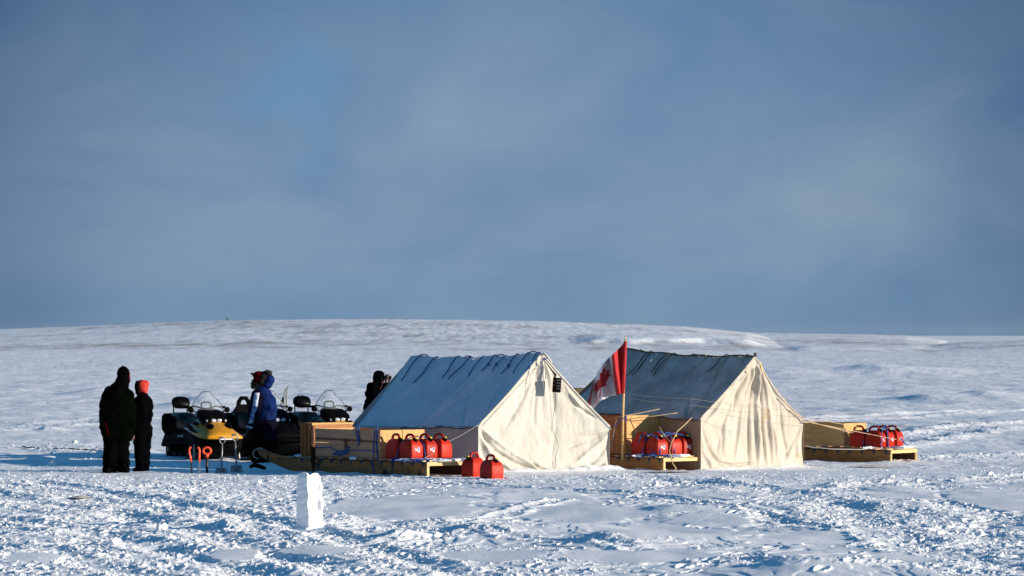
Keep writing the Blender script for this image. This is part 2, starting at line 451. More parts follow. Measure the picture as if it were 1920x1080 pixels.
# trampled zones
left = sstep(.6, -1.4, xn+ (60-yn)*-.14+1.6+1.2*perlin(xn/1.5, yn/2.5, 75))*sstep(68, 64, yn)
strip = np.exp(-((yn-66.0)/2.6)**2)*1.0
camp = np.exp(-((yn-73)/6.5)**2)*.35
pat = sstep(.18, .55, fbm(xn/.9, yn/2.0, 3, 77))
scat = .55*pat*sstep(80, 60, yn)
patch = 1-np.exp(-(((xn+1.05)/1.25)**2)**2)*np.exp(-(((yn-55.6)/2.7)**2)**2)      # smooth wind crust beside the block
mask = np.clip(np.maximum.reduce([chm, left*.95, strip*.8, camp, scat])*patch, 0, 1)
brk = .35+.65*sstep(-.25, .25, fbm(xn/.45, yn/.6, 3, 79)); mask = mask*brk
Zraw_hold = 0
near_f = sstep(30, 36, yn)*sstep(132, 100, yn)
def clods(sc, seed, keep, sh):
    jx = .35*perlin(xn/sc*1.7, yn/sc*1.7, seed+5)
    f, v = worley(xn/sc+jx, yn/sc, seed)
    r = .25+.3*v
    b = np.clip(1-(f/r)**2, 0, 1)**sh
    return np.where(v > keep, b*(.4+.6*v), 0)
ch = .030*clods(.20, 81, .86, .7)+.016*clods(.10, 82, .62, .7)+.011*clods(.052, 83, .4, .7)+.010*fbm(xn/.10, yn/.14, 3, 84)
Z[near] += mask*near_f*ch*.88
Z[near] += .0035*perlin(xn/.16, yn/.35, 91)*near_f
# wind-crusted plates that nobody has walked on
plate = np.zeros_like(xn)
for px_, py_, wpx, hpx in [(752,956,165,26),(1235,1003,150,22),(1690,926,75,13),(1880,938,110,24),(1100,962,130,16),(1520,1012,95,13),(1190,1046,170,13),(930,1046,120,12),(600,1035,90,10),(1010,930,110,10),(430,1040,55,12),(1330,975,90,12),(1700,1048,80,9),(60,1050,60,10)]:
    cx_, y0_ = at(px_, py_+hpx); _, y1_ = at(px_, py_-hpx); cy_ = (y0_+y1_)/2; cx_ = (px_-960)/F*cy_
    rx = wpx/F*cy_; ry = (y1_-y0_)/2
    dd = np.sqrt(((xn-cx_)/rx)**2+((yn-cy_)/ry)**2)+.22*perlin(xn/.5, yn/1.1, 141)+.10*perlin(xn/.16, yn/.3, 142)
    plate = np.maximum(plate, 1-sstep(.82, 1.0, dd))
flatz = Zbase0+.012*fbm(xn/.8, yn/2.2, 2, 143)+.012
Z[near] = Z[near]+(flatz-Z[near])*plate*.93
mask = mask*(1-plate)
# drifts and a few larger forms: (px, py, half width m, half depth m, height)
for px, py, a, b, h in [(1745,752,2.6,5,.27),(1850,750,2.4,5,.25),(1640,700,6,14,.5),(90,806,.5,.8,.10),(380,758,2.2,5,.25),
        (745,1010,.35,.8,.10),(1150,1015,1.0,1.2,.10),(1040,995,.7,.8,.07),(70,862,.5,.6,.07),(1430,700,6,20,.4),(200,735,3,8,.25),
        (1360,905,.5,.5,.05),(905,1000,.9,1.0,.09),(1270,960,.9,1.2,.06),(430,990,.5,.6,.09),(1500,1068,1.0,1.0,.07)]:
    cx, cy = at(px, py)
    u = (X-cx)/a; v = (Yg-cy)/b
    Z += (h*np.exp(-v*v)*np.where(u < 0, np.exp(-(u*2.6)**2), np.exp(-(u*.9)**2))).astype(np.float32)
# snow banked against the tent walls
def ridge(profile, yk, y0, back, pw=1.0):
    px = 960+F*X/np.maximum(Yg, 1)
    pp = np.interp(px, [p[0] for p in profile], [p[1] for p in profile])
    zr = H-(pp-HZ)/F*yk
    up = sstep(y0, yk, Yg)**pw; dn = 1-sstep(yk, back, Yg)
    return zr*np.where(Yg < yk, up, dn)
farn = .5*fbm(X/170, Yg/260, 3, 101)
r1 = ridge([(-2500,640),(-700,632),(0,618),(180,611),(300,606),(420,602),(600,600),(720,599),(850,600),(1000,603),(1200,609),(1280,612.5),
            (1340,618),(1400,624),(1450,634),(1540,655),(1620,665),(4000,665)], 1500, 420, 2600, 1.25)
r1 = np.where(r1 > 0, r1, r1*.2)
r2 = ridge([(900,640),(1200,622),(1300,621),(1420,624),(1600,626.5),(1700,629.5),(1760,637),(1800,646),(1900,665),(4000,665)], 2100, 600, 3000)
r3 = ridge([(1500,660),(1700,652),(1760,647),(1800,643.5),(1920,638.5),(2100,636),(2600,630),(5000,625)], 1000, 400, 1500)
Zf = np.maximum.reduce([r1, r2, r3, np.zeros_like(r1)-.0])
# terraced lower banks of the hill
px = 960+F*X/np.maximum(Yg, 1)
edge = 760+60*perlin(X/30, X*0+1, 111)+18*perlin(X/7, X*0+1, 112)
bank = .9*sstep(1060, 1140, px)*sstep(1440, 1390, px)*sstep(edge, edge+26, Yg)*(1-sstep(edge+60, edge+260, Yg))
edge2 = 640+70*perlin(X/40, X*0+5, 113)
bank += .6*sstep(1450, 1520, px)*sstep(1800, 1700, px)*sstep(edge2, edge2+40, Yg)*(1-sstep(edge2+80, edge2+300, Yg))
Zf += bank
Zf += (.16*fbm(X/45, Yg/110, 4, 121)+.03*perlin(X/9, Yg/40, 123)+.04*perlin(X/5.5, Yg/90, 124)+.05*perlin(X/1.6, Yg/34, 125)+.5*farn*.5)*sstep(500, 900, Yg)*sstep(0, 2.0, Zf+.6)
Zf += 4.2*sstep(3500, 6000, Yg)*(1-0*X)
Z += Zf*1.0
bm_ = sstep(480, 640, Yg)*sstep(2600, 2000, Yg)
BARE = -.7+.98*bm_*(.76+.14*perlin(X/60+3, Yg/130, 131)) + .10*sstep(9, 6.5, Zf)*bm_*0
BARE = np.where((px > 1090) & (bank > .3), BARE-.12, BARE)

nR, nC = X.shape
co = np.empty((nR*nC, 3), np.float32); co[:,0] = X.ravel(); co[:,1] = Yg.ravel(); co[:,2] = Z.ravel()
idx = np.arange(nR*nC, dtype=np.int32).reshape(nR, nC)
q = np.stack([idx[:-1,:-1], idx[:-1,1:], idx[1:,1:], idx[1:,:-1]], -1).reshape(-1, 4)
me = bpy.data.meshes.new('snow_field'); me.vertices.add(len(co)); me.vertices.foreach_set('co', co.ravel())
me.loops.add(q.size); me.loops.foreach_set('vertex_index', q.ravel())
me.polygons.add(len(q)); me.polygons.foreach_set('loop_start', np.arange(0, q.size, 4, dtype=np.int32))
me.polygons.foreach_set('use_smooth', np.ones(len(q), bool))
a_ = me.attributes.new('bare', 'FLOAT', 'POINT'); a_.data.foreach_set('value', BARE.ravel().astype(np.float32))
me.materials.append(M['snow_ground']); me.update(calc_edges=True)
g = bpy.data.objects.new('snow_field', me); COL.objects.link(g); g['kind'] = 'structure'
g['label'] = 'trampled wind-packed snow field running back to the low hill'

def gz(x, y):
    i = int(np.clip(np.searchsorted(rows, y), 1, nR-1)); j = int(np.clip(np.searchsorted(cols, x/wid[i]), 1, nC-1))
    return float(Z[i, j])

# ------------------------------------------------------------------ tents
def surf(P, nu, nv, disp):
    """P(u,v)->Vector, disp(u,v)->metres along the normal"""
    out = []
    for i in range(nu):
        r = []
        for j in range(nv):
            u, v = i/(nu-1), j/(nv-1)
            p = P(u, v); e = 1e-3
            du = P(min(u+e,1), v)-P(max(u-e,0), v); dv = P(u, min(v+e,1))-P(u, max(v-e,0))
            n = du.cross(dv)
            if n.length > 0: n.normalize()
            r.append(p+n*disp(u, v))
        out.append(r)
    return out
def seg_d(a, b, p0, p1):
    dx, dy = p1[0]-p0[0], p1[1]-p0[1]; l2 = dx*dx+dy*dy
    t = max(0, min(1, ((a-p0[0])*dx+(b-p0[1])*dy)/l2))
    sd = ((a-p0[0])*dy-(b-p0[1])*dx)/math.sqrt(l2)
    return math.hypot(a-p0[0]-t*dx, b-p0[1]-t*dy), t, sd
def crease_fn(lines):
    """folds: (p0, p1, width, amp) fading towards their ends"""
    def f(a, b):
        s = 0
        for p0, p1, w, amp in lines:
            d, t, sd = seg_d(a, b, p0, p1); w = w*.7
            if d < 3*w:
                s += 1.7*amp*math.exp(-(d/w)**2)*(.25+.75*math.sin(math.pi*min(1, t*.92+.08)))
        return s
    return f
def pn(x, y, s=0): return float(perlin(np.array([x]), np.array([y]), s)[0])

def tent(root, FL, FR, ap, BL, BR, bap, zFL, zFR, zBL, zBR, gable_lines, roof_lines, mc, mr, mw, px0, px1, seed, sag=.05, zb=0.0, drop=0.0, sagR=.035):
    """FL/FR base corners of the front gable (x,y), ap its apex, BL/BR/bap those at the back"""
    FL, FR, BL, BR = [Vector((p[0], p[1], zb)) for p in (FL, FR, BL, BR)]
    eFL = Vector((FL.x, FL.y, zFL)); eFR = Vector((FR.x, FR.y, zFR)); eBL = Vector((BL.x, BL.y, zBL)); eBR = Vector((BR.x, BR.y, zBR))
    side = (BL-FL).normalized(); cr = (FR-FL).normalized()
    Wd = (FR-FL).length
    uap = (ap-FL).dot(cr)/Wd
    # gable
    def G(u, v):
        b = FL.lerp(FR, u)
        t = eFL.lerp(ap, u/uap) if u < uap else ap.lerp(eFR, (u-uap)/(1-uap))
        # the roof edge sags a little between its ends
        k = u/uap if u < uap else (u-uap)/(1-uap)
        t = t-Vector((0,0,(.035 if u < uap else sagR)*math.sin(math.pi*k)))
        w = .035*pn(v*2.3+seed, u*.7, 3)*(1-abs(2*u-1)**8)
        return b.lerp(t, v)+side*(.04*math.sin(math.pi*v))*1.0
    cf = crease_fn(gable_lines)
    def gd(u, v):
        p = G(u, v); a = u*Wd; z = p.z
        d = cf(a, z)+.007*pn(a*9+seed, z*3.5+a*3, 17)+.004*pn(a*17+seed, z*9, 18)+.010*pn(a*2.2+seed, z*1.6, 7)+.008*pn(a*5+seed, z*3, 8)
        # gathers hanging from the apex
        dx = a-uap*Wd; dz = max(.05, ap.z-z); ang = math.atan2(dx, dz)
        d += .030*math.sin(ang*23+seed+2*pn(ang*3, seed, 4))*math.exp(-dz/.75)*min(1, dz*4)
        if v < .1: d += .03*(.1-v)/.1*pn(a*3.5, seed, 5)
        edge = min(1, u*14, (1-u)*14, (1-v)*10)
        return d*edge
    P = surf(G, 150, 110, lambda u, v: -gd(u, v))
    MB().grid(P).build('front_wall', mc, root, smooth=True, solid=.004)
    MB().tube([G(u_/40, 1)-side*.004 for u_ in range(41)], .017, 6).build('edge_hem', mc, root, smooth=True)
    # sides
    def side_roof(e0, e1, name, lines, sgn, m_):
        f = crease_fn(lines); Ls = (e1-e0).length
        over = .07
        d0 = (e0-ap).normalized()
        def R(u, v):     # u 0 ridge .. 1 eave ; v 0 front .. 1 back
            a = ap.lerp(bap, v)-Vector((0,0,sag*math.sin(math.pi*v)**1.0+.012*math.sin(v*23+seed)))
            b = e0.lerp(e1, v)-Vector((0,0,.035*abs(math.sin(v*math.pi*3.2+.4))**.8))
            k_ = max(0, min(1, (v-.55)/.1)); b.z -= drop*k_*k_*(3-2*k_)
            p = a.lerp(b+(b-a)*.02, u)-side*.012*(1-v)
            return p-Vector((0,0,(.035 if sgn > 0 else sagR)*math.sin(math.pi*u)))
        def rd(u, v):
            s = v*Ls; q_ = u*1.9
            return 1.0*f(s, q_)+.034*pn(s*1.3+seed, q_*.6, 11)+.022*pn(s*3.6+q_*1.2+seed, q_*.7, 12)+.008*pn(s*9+q_*2+seed, q_*1.1, 16)
        P = surf(R, 70, 120, lambda u, v: sgn*rd(u, v))
        MB().grid(P).build(name, m_, root, smooth=True, solid=.004)
        return R
    Rl = side_roof(eFL, eBL, 'roof_panel', roof_lines, 1, mr)
    side_roof(eFR, eBR, 'roof_panel', [], -1, mr)
    def wall(e0, e1, b0, b1, m_, name):
        Lw = (b1-b0).length
        def Wf(u, v):
            t = e0.lerp(e1, v)-Vector((0,0,.02)); b = b0.lerp(b1, v)
            return b.lerp(t, u)
        P = surf(Wf, 30, 60, lambda u, v: .02*pn(v*Lw*2+seed, u*1.4, 13)*math.sin(math.pi*u)+.010*pn(v*Lw*5+seed, u*1, 14))
        MB().grid(P).build(name, m_, root, smooth=True, solid=.004)
    wall(eFL, eBL, FL, BL, mw, 'side_wall'); wall(eFR, eBR, FR, BR, mw, 'side_wall')
    def GB(u, v):
        b = BL.lerp(BR, u); t = eBL.lerp(bap, u*2) if u < .5 else bap.lerp(eBR, u*2-1)
        return b.lerp(t, v)
    MB().grid(surf(GB, 30, 20, lambda u, v: .02*pn(u*4+seed, v*2, 15))).build('back_wall', mw, root, smooth=True, solid=.004)
    return G, Rl, gd, uap, Wd, side, cr

# --- tent with the hanging radio
s1 = 36.3
FL1 = (W(897,0,69.7).x, 69.7); FR1 = (W(1143,0,71.15).x, 71.15)
ap1 = W(1015,663,70.55)
d1 = Vector((-math.sin(math.radians(s1)), math.cos(math.radians(s1)), 0))
L1 = 3.95
BL1 = (FL1[0]+d1.x*L1, FL1[1]+d1.y*L1); BR1 = (FR1[0]+d1.x*L1, FR1[1]+d1.y*L1)
bap1 = W(772,669,70.55+L1*d1.y); 
zFL1 = W(896,797,69.7).z; zFR1 = W(1148,800,71.15).z; zBL1 = W(655,797,BL1[1]).z; zBR1 = .80
t1 = thing('canvas_tent', 'white canvas wall tent with a black radio hung on its front, beside the flag', 'tent', (FL1[0], FL1[1], 0), group='canvas wall tents')
def g1(px_, py_): # photo point on gable -> (across, z)
    u = (px_-897)/246; Yv = 69.7+1.7*u
    return (u*2.86, H-(py_-HZ)/F*Yv)
def L_(ps, w, a, g_):
    return [(g_(*p), g_(*q_), w, a) for p, q_ in zip(ps[:-1], ps[1:])]
gl1 = []
for ps, w, a in [
    (((898,800),(930,845),(965,868),(1003,884)), .045, .05), (((898,812),(925,862),(960,884)), .04, -.045),
    (((900,802),(960,850),(1010,882)), .035, -.03), (((899,830),(915,868),(935,886)), .04, .04),
    (((1148,803),(1100,845),(1070,868)), .06, -.03), (((1148,803),(1090,828),(1060,838)), .05, .028),
    (((1148,803),(1080,815)), .04, -.022), (((1145,820),(1110,862),(1085,880)), .05, .03),
    (((1015,665),(1005,740),(1000,800)), .05, .02), (((1020,672),(1060,735),(1085,765)), .05, -.035),
    (((1024,675),(1075,760),(1110,785)), .04, .03), (((1018,668),(1012,760)), .035, -.022),
    (((1010,690),(975,760),(950,800)), .06, .02), (((1035,700),(1040,790),(1030,870)), .05, .015),
    (((995,868),(1008,878),(1025,884)), .03, .06), (((1095,882),(1115,878),(1125,868)), .03, .05),
    (((985,700),(940,760)), .05, -.018)]:
    gl1 += L_(ps, w, a, g1)
rl1 = [((1.7,1.9),(1.2,.3),.07,.05), ((1.75,1.9),(1.6,.2),.05,-.04), ((1.65,1.9),(.9,.2),.06,.03), ((.1,1.6),(.6,.3),.06,.035), ((.0,1.9),(.3,.6),.06,-.035),
       ((3.7,1.9),(3.0,.4),.10,.03), ((.9,1.9),(.8,.5),.05,.022), ((2.6,1.9),(2.3,.3),.08,-.022), ((.5,1.9),(1.2,.9),.05,.02), ((2.2,.1),(2.1,1.1),.06,.02)]
for o_ in (t1,): pass
def rel(root):      # parts are built in world coordinates and moved into the frame of their thing
    m = root.matrix_basis.inverted()
    for c in root.children:
        if c.type == 'MESH' and not c.get('_rel'):
            c.data.transform(m); c['_rel'] = 1
            for d_ in c.children:
                if d_.type == 'MESH' and not d_.get('_rel'): d_.data.transform(m); d_['_rel'] = 1
def unrel():
    for o in bpy.data.objects:
        if '_rel' in o: del o['_rel']
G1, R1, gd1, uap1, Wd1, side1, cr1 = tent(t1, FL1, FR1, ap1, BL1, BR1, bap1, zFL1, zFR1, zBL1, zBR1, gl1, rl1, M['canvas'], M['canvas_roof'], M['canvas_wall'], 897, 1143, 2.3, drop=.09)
# ridge, edge and eave cords
nrm_roof1 = (R1(.6,.5)-R1(.4,.5)).cross(R1(.5,.6)-R1(.5,.4)).normalized()
if nrm_roof1.z < 0: nrm_roof1 = -nrm_roof1
mb = MB(); mb.tube([R1(1.0, v/60)+Vector((-.01,-.01,.0)) for v in range(61)], .009, 5); mb.build('eave_cord', M['eave_cord'], t1)
mb = MB(); mb.tube([R1(0, v/40)+Vector((0,0,.01)) for v in range(41)], .014, 6); mb.build('ridge_cord', M['canvas_roof'], t1)
for v in [.02,.10,.18,.27,.345,.44,.54,.63,.80,.93][0:10]:
    ln = random.uniform(.20,.30) if v < .35 else random.uniform(.26,.36)
    sl = random.uniform(-.02,.02)
    pts = [R1(u_*ln/1.0, v+.012*math.sin(u_*6+v*40)*.5+u_*sl)+nrm_roof1*.035 for u_ in [k/14 for k in range(15)]]
    pts = [R1(0, v)+Vector((.03,-.02,.03))]+pts
    MB().tube(pts, .011, 5).build('tie_strap', M['blue_strap'], t1)
    if v in (.27,.345,.18): MB().ell(pts[9], (.022,.022,.035)).build('strap_knot', M['blue_strap'], t1)
for v in (.06,.30,.55,.9):
    c = R1(0, v)+Vector((0,0,.012))
    MB().tube([c+Vector((-.09,.1,0)), c+Vector((-.03,.03,.035)), c+Vector((.03,-.03,.03)), c+Vector((.08,-.1,-.0))], .011, 5).build('ridge_loop', M['blue_strap'], t1)
for v in (.12,.3,.42,.55,.78):
    c = R1(1.0, v); MB().ell(c, (.018,.018,.018), n=8, m_=6).build('grommet', M['eave_cord'], t1)
# seams on the gable
def gp(px_, py_, off=.014):
    a, z = g1(px_, py_); u = a/2.86
    b = G1(u, 0).z; t = G1(u, 1).z; v = max(0, min(1, (z-b)/(t-b)))
    p = G1(u, v); return p-side1*(off+gd1(u, v)*-1*0)-side1*max(0, gd1(u, v))
for ps in [((1010,690),(960,740),(905,798)), ((1030,770),(960,822),(905,868)), ((1148,806),(1137,830),(1125,868))][:1]:
    MB().tube([gp(*Vector(p).lerp(Vector(q_), k/8)[:]) for p, q_ in zip(ps[:-1], ps[1:]) for k in range(9)], .004, 4).build('seam', M['seam'], t1)
# stamped maker's panel on the side wall, text unreadable in the photograph
lab = MB()
nw = cr1*-1
for k, (x0, x1, yy) in enumerate([(815,826,798),(828,834,797.6),(820,824,801),(826,831,801.5),(818,820,805),(818,820,809)]):
    Yv = 69.7+ (897-(x0+x1)/2)/240*3.15
    a = W(x0, yy, Yv); b = W(x1, yy, Yv-.02*0)
    lab.box((a+b)/2-Vector((.03,.03,0)), ((b-a).length, .004, .011), rot=(0,0,math.radians(90+s1)))
lab.build('printed_lettering', M['brown_strap'], t1)
# small gathered peak with a white and blue tie
pk = W(1020,668,70.45)
mb = MB(); mb.tube([pk+Vector((-.06,0,.03)), pk+Vector((0,-.06,.045)), pk+Vector((.08,-.05,-.03)), pk+Vector((.14,-.04,-.12))], [.018,.026,.02,.012], 8)
mb.build('peak_gather', M['canvas'], t1, smooth=True)
mb = MB(); mb.tube([W(1016,672,70.35), W(1023,674,70.3), W(1026,671,70.35), W(1018,676,70.3)], .012, 5); mb.build('peak_tie', M['blue_strap'], t1)
for i_, (xa, xb, yb_) in enumerate([(1017,1018.5,728),(1021,1023,712)]):
    MB().tube([W(xa,674,70.3), W((xa+xb)/2+.8,695,70.28), W(xb,yb_,70.27)], .007, 5).build('tie_cord', M['grey_rope'], t1)
rel(t1)

# radio hung on the gable
_rp = gp(1043,722,.27); rY = _rp.y
rd_ = thing('radio', 'black box radio with a carrying strap hung high on the first tent front', 'radio', W(1043,736,rY))
b = MB(); b.box(W(1044,722,rY), (.145,.07,.26), rot=(.0,.06,math.radians(20))); b.build('case', M['black'], rd_, bevel=.012)
b = MB()
for k in range(4): b.box(W(1046,713+5.2*k,rY-.05)+Vector((.012,0,0)), (.08,.01,.018), rot=(0,.06,math.radians(20)))
b.build('speaker_grille', M['dark_shaft'], rd_)
MB().box(W(1038,714,rY-.045), (.02,.02,.03)).build('knob', M['handle_wood'], rd_); MB().box(W(1038,722,rY-.045), (.02,.02,.02)).build('knob', M['handle_wood'], rd_)
b = MB(); b.tube([gp(1024,676,.06), gp(1030,692,.14), gp(1034,703,.22), W(1039,709,rY)], [.006,.012,.02,.012], 6); b.build('strap', M['black'], rd_)
cb = MB(); pts = [(1043,737),(1044,750),(1040,780),(1038,803),(1044,828),(1046,838),(1039,858),(1040,872),(1034,884)]
o = cb.tube([gp(*Vector(p).lerp(Vector(q_), k/5)[:], .03) for p, q_ in zip(pts[:-1], pts[1:]) for k in range(5)], .004, 5).build('power_cord', M['black'], rd_)
rel(rd_)

# --- older, dirtier tent
FL2 = (W(1314,0,73.30).x, 73.3); FR2 = (W(1507,0,75.50).x, 75.5)
ap2 = W(1415,668,74.40)
s2 = 41.0; d2 = Vector((-math.sin(math.radians(s2)), math.cos(math.radians(s2)), 0)); L2 = 3.8
BL2 = (FL2[0]+d2.x*L2, FL2[1]+d2.y*L2); BR2 = (FR2[0]+d2.x*L2, FR2[1]+d2.y*L2)
bap2 = W(1170,655,74.4+L2*d2.y)
zFL2 = W(1297,783,73.30).z; zFR2 = W(1512,787,75.50).z
t2 = thing('canvas_tent', 'older stained canvas wall tent with a dark roof and closed door flaps, on the right', 'tent', (FL2[0], FL2[1], 0), group='canvas wall tents')
def g2(px_, py_):
    u = (px_-1300)/210; Yv = 73.3+2.2*u
    return (u*Wd2_, H-(py_-HZ)/F*Yv)
Wd2_ = math.hypot(FR2[0]-FL2[0], FR2[1]-FL2[1])
gl2 = []
for ps, w, a in [(((1415,670),(1412,760),(1415,872)), .045, -.07), (((1416,675),(1426,770),(1432,874)), .04, .06), (((1418,675),(1438,770),(1446,870)), .04, -.05),
    (((1413,672),(1400,760),(1398,872)), .05, .06), (((1411,675),(1385,760),(1370,860)), .05, -.03), (((1408,680),(1360,760),(1335,850)), .05, .03),
    (((1405,685),(1350,740),(1310,790)), .04, -.04), (((1400,690),(1362,725)), .035, .04), (((1300,790),(1318,840),(1345,878)), .05, .04),
    (((1300,795),(1308,850),(1322,878)), .04, -.04), (((1420,680),(1460,760),(1480,860)), .05, .03), (((1425,690),(1480,770),(1508,790)), .04, -.03),
    (((1510,792),(1490,830),(1470,868)), .05, .03), (((1512,795),(1500,830),(1498,865)), .04, -.03), (((1340,868),(1370,872),(1405,868)), .03, .05),
    (((1350,800),(1345,850)), .04, .025), (((1450,800),(1456,860)), .04, -.03), (((1380,720),(1365,770)), .04, .025)]:
    gl2 += L_(ps, w, a, g2)
rl2 = [((.35,1.9),(.5,1.0),.04,.06), ((.3,1.9),(.25,1.1),.04,-.05), ((.4,1.9),(.9,1.1),.04,.04), ((2.4,.1),(2.0,1.7),.07,.05), ((2.7,.1),(2.5,1.2),.06,-.05),
       ((2.0,.2),(1.5,1.6),.06,-.04), ((3.2,.1),(3.0,1.5),.07,.04), ((1.2,.2),(1.0,1.3),.06,.03), ((.7,.3),(.4,1.4),.06,.03), ((1.6,.1),(1.45,.9),.04,.03)]
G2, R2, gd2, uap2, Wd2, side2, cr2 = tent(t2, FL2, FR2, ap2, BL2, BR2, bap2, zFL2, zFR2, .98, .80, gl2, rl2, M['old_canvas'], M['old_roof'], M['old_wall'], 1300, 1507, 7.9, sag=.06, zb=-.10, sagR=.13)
nr2 = (R2(.6,.5)-R2(.4,.5)).cross(R2(.5,.6)-R2(.5,.4)).normalized()
if nr2.z < 0: nr2 = -nr2
MB().tube([R2(0, v/40)+Vector((0,0,.012)) for v in range(41)], .018, 6).build('ridge_cord', M['olive'], t2)
MB().tube([R2(1.0, v/60)+Vector((-.01,-.01,0)) for v in range(61)], .010, 5).build('eave_cord', M['eave_cord'], t2)
MB().box(W(1416,665,74.35), (.05,.05,.07)).build('ridge_pole', M['rock'], t2)
for v, ln, mt in [(.06,.16,'tan_rope'),(.19,.24,'tan_rope'),(.24,.24,'olive'),(.36,.28,'tan_rope'),(.62,.34,'olive'),(.65,.3,'olive'),(.77,.36,'olive'),(.80,.34,'olive')]:
    MB().tube([R2(u_*ln, v+.01*math.sin(u_*5+v*9))+nr2*.03 for u_ in [k/10 for k in range(11)]], .010, 5).build('tie_strap', M[mt], t2)
for v in (.05,.2,.45,.6,.78,.86):
    c = R2(0, v)+Vector((0,0,.012)); MB().tube([c+Vector((-.08,.09,0)), c+Vector((-.02,.02,.03)), c+Vector((.05,-.06,.0))], .011, 5).build('ridge_loop', M['tan_rope'], t2)
MB().tube([W(1424,678,74.10), W(1427,684,74.10), W(1429,696,74.15)], .012, 5).build('yellow_tie', M['yellow_cap'], t2)
MB().tube([W(1468,745,74.90), W(1485,766,75.10), W(1510,787,75.40)], .008, 5).build('edge_cord', M['tan_rope'], t2)
rel(t2)

# ------------------------------------------------------------------ sleds
def sled(label, X0, Y0, th, L, Wd, near_mat, h=.25, tipl=1.0, z0=0):
    """origin at middle of the square rear end; +x runs to the upturned front"""
    root = thing('cargo_sled', label, 'sled', (X0, Y0, -.02+z0), math.radians(90+th), 'wooden cargo sleds')
    def prof():
        top = [(0, h), (L-tipl, h)]; bot = []
        for k in range(1, 9):
            t = k/8; top.append((L-tipl+tipl*t, h+.17*t**1.8))
        for k in range(0, 11):
            t = k/10; bot.append((L-tipl*1.25+(tipl*1.25-.06)*t, .29*t**1.9 + .0))
        return top+[(L+.02, h+.12)]+bot[::-1]+[(0, 0)]
    p = prof()
    for sy in (1, -1):
        y0 = sy*Wd/2; MB().prism(p, y0-.03, y0+.03).build('runner', near_mat if sy > 0 else M['wood_shaded'], root, bevel=.004)
        MB().prism([(0.0,-.012),(L-tipl*1.3,-.012),(L-tipl*1.3,-.001),(0,-.001)], y0-.035, y0+.035).build('runner_shoe', M['black'], root)
    n = int((L-.9)/.27)
    for k in range(n):
        x = .06+k*.27
        MB().box((x, random.uniform(-.02,.02), h+.030), (.10, Wd+random.uniform(.10,.18), .024)).build('slat', M['wood_pale'] if k == 0 else M['ply_grey'], root, bevel=.003)
        if k % 1 == 0:
            for sy in (1,-1):
                MB().prism([(x-.05, h+.005),(x+.05, h+.005),(x, h-.075)], sy*(Wd/2+.031)-.004, sy*(Wd/2+.031)+.004).build('lashing', M['eave_cord'], root)
    # rear cross beam
    MB().box((-.035, 0, h-.02), (.028, Wd+.06, .065)).build('end_board', M['wood_pale'], root, bevel=.003)
    for sy in (1,-1): MB().box((-.026, sy*Wd/2, h/2-.02), (.03,.05,h-.07)).build('end_post', M['wood_pale'] if sy==1 else M['ply'], root, bevel=.003)
    return root

def box_on(root_label, name, X0, Y0, z0, th, Lx, Wy, Hz, m_side, m_end, m_in, planks=1, group='plywood sled boxes', lid=False):
    r = thing(name, root_label, 'box', (X0, Y0, z0), math.radians(90+th), group)
    t = .018
    for sy in (1,-1):
        for k in range(planks):
            hh = Hz/planks
            MB().box((Lx/2, sy*(Wy/2-t/2), hh*(k+.5)+.002), (Lx, t, hh-.006)).build('side_panel', m_side, r, bevel=.002)
    MB().box((t/2, 0, Hz/2), (t, Wy-2*t-.002, Hz-.004)).build('end_panel', m_end, r, bevel=.002)
    MB().box((Lx-t/2, 0, Hz/2), (t, Wy-2*t-.002, Hz-.004)).build('end_panel', m_in, r, bevel=.002)
    MB().box((Lx/2, 0, .012), (Lx-2*t-.002, Wy-2*t-.002, .016)).build('bottom_panel', m_in, r)
    if lid: MB().box((Lx/2, 0, Hz+.008), (Lx+.02, Wy+.02, .014)).build('lid', m_side, r, bevel=.002)
    return r

def loc2w(X0, Y0, th, x, y):
    a = math.radians(90+th); return (X0+math.cos(a)*x-math.sin(a)*y, Y0+math.sin(a)*x+math.cos(a)*y)

# near sled
TH1 = 42.0; W1 = 1.06
nearc = (W(800,0,67.4).x, 67.4)
c1 = (nearc[0]+math.cos(math.radians(TH1))*W1/2, nearc[1]+math.sin(math.radians(TH1))*W1/2)
S1 = sled('weathered wooden sled loaded with boxes and red cans in front of the first tent', *c1, TH1, 4.55, W1, M['wood_dark'], h=.26, tipl=1.15)
zd = .26+.045-.02
p = loc2w(*c1, TH1, 1.25, 0)
B1 = box_on('long open plywood box with a brown strap and blue cords on the near sled', 'plywood_box', *p, zd, TH1, 1.86, 1.0, .485, M['ply_grey'], M['ply'], M['ply'], planks=2)
# nails on the lit end panel
for k in range(9): MB().box((-.001, -.44+.11*k, .425-random.uniform(0,.05)), (.006,.008,.022)).build('nail', M['brown_strap'], B1)
MB().box((-.002, .0, .242), (.006,.008,.47)).build('panel_joint', M['brown_strap'], B1)
MB().box((.95, .506, .30), (1.84,.010,.03), rot=(0,-.02,0)).box((.93,.510,.30),(.16,.02,.045)).box((.93,.512,.19),(.025,.008,.2)).box((.88,.512,.2),(.02,.008,.18)).build('strap', M['brown_strap'], B1)
rp = MB()
rp.tube([(.55,.515,.55),(.56,.52,.40),(.53,.53,.30),(.57,.52,.20)], .012, 5); rp.tube([(.60,.512,.56),(.62,.52,.42),(.55,.53,.31)], .010, 5)
rp.tube([(.05,.515,.55),(.08,.52,.3),(.05,.52,.0),(.06,.56,-.25)], .012, 5); rp.tube([(.13,.515,.5),(.16,.52,.2),(.12,.56,-.02),(.10,.58,-.28)], .010, 5)
rp.tube([(.02,.52,.12),(.4,.52,.13),(.8,.525,.12),(1.1,.53,.10),(1.3,.53,.16),(1.84,.52,.15)], .008, 5)
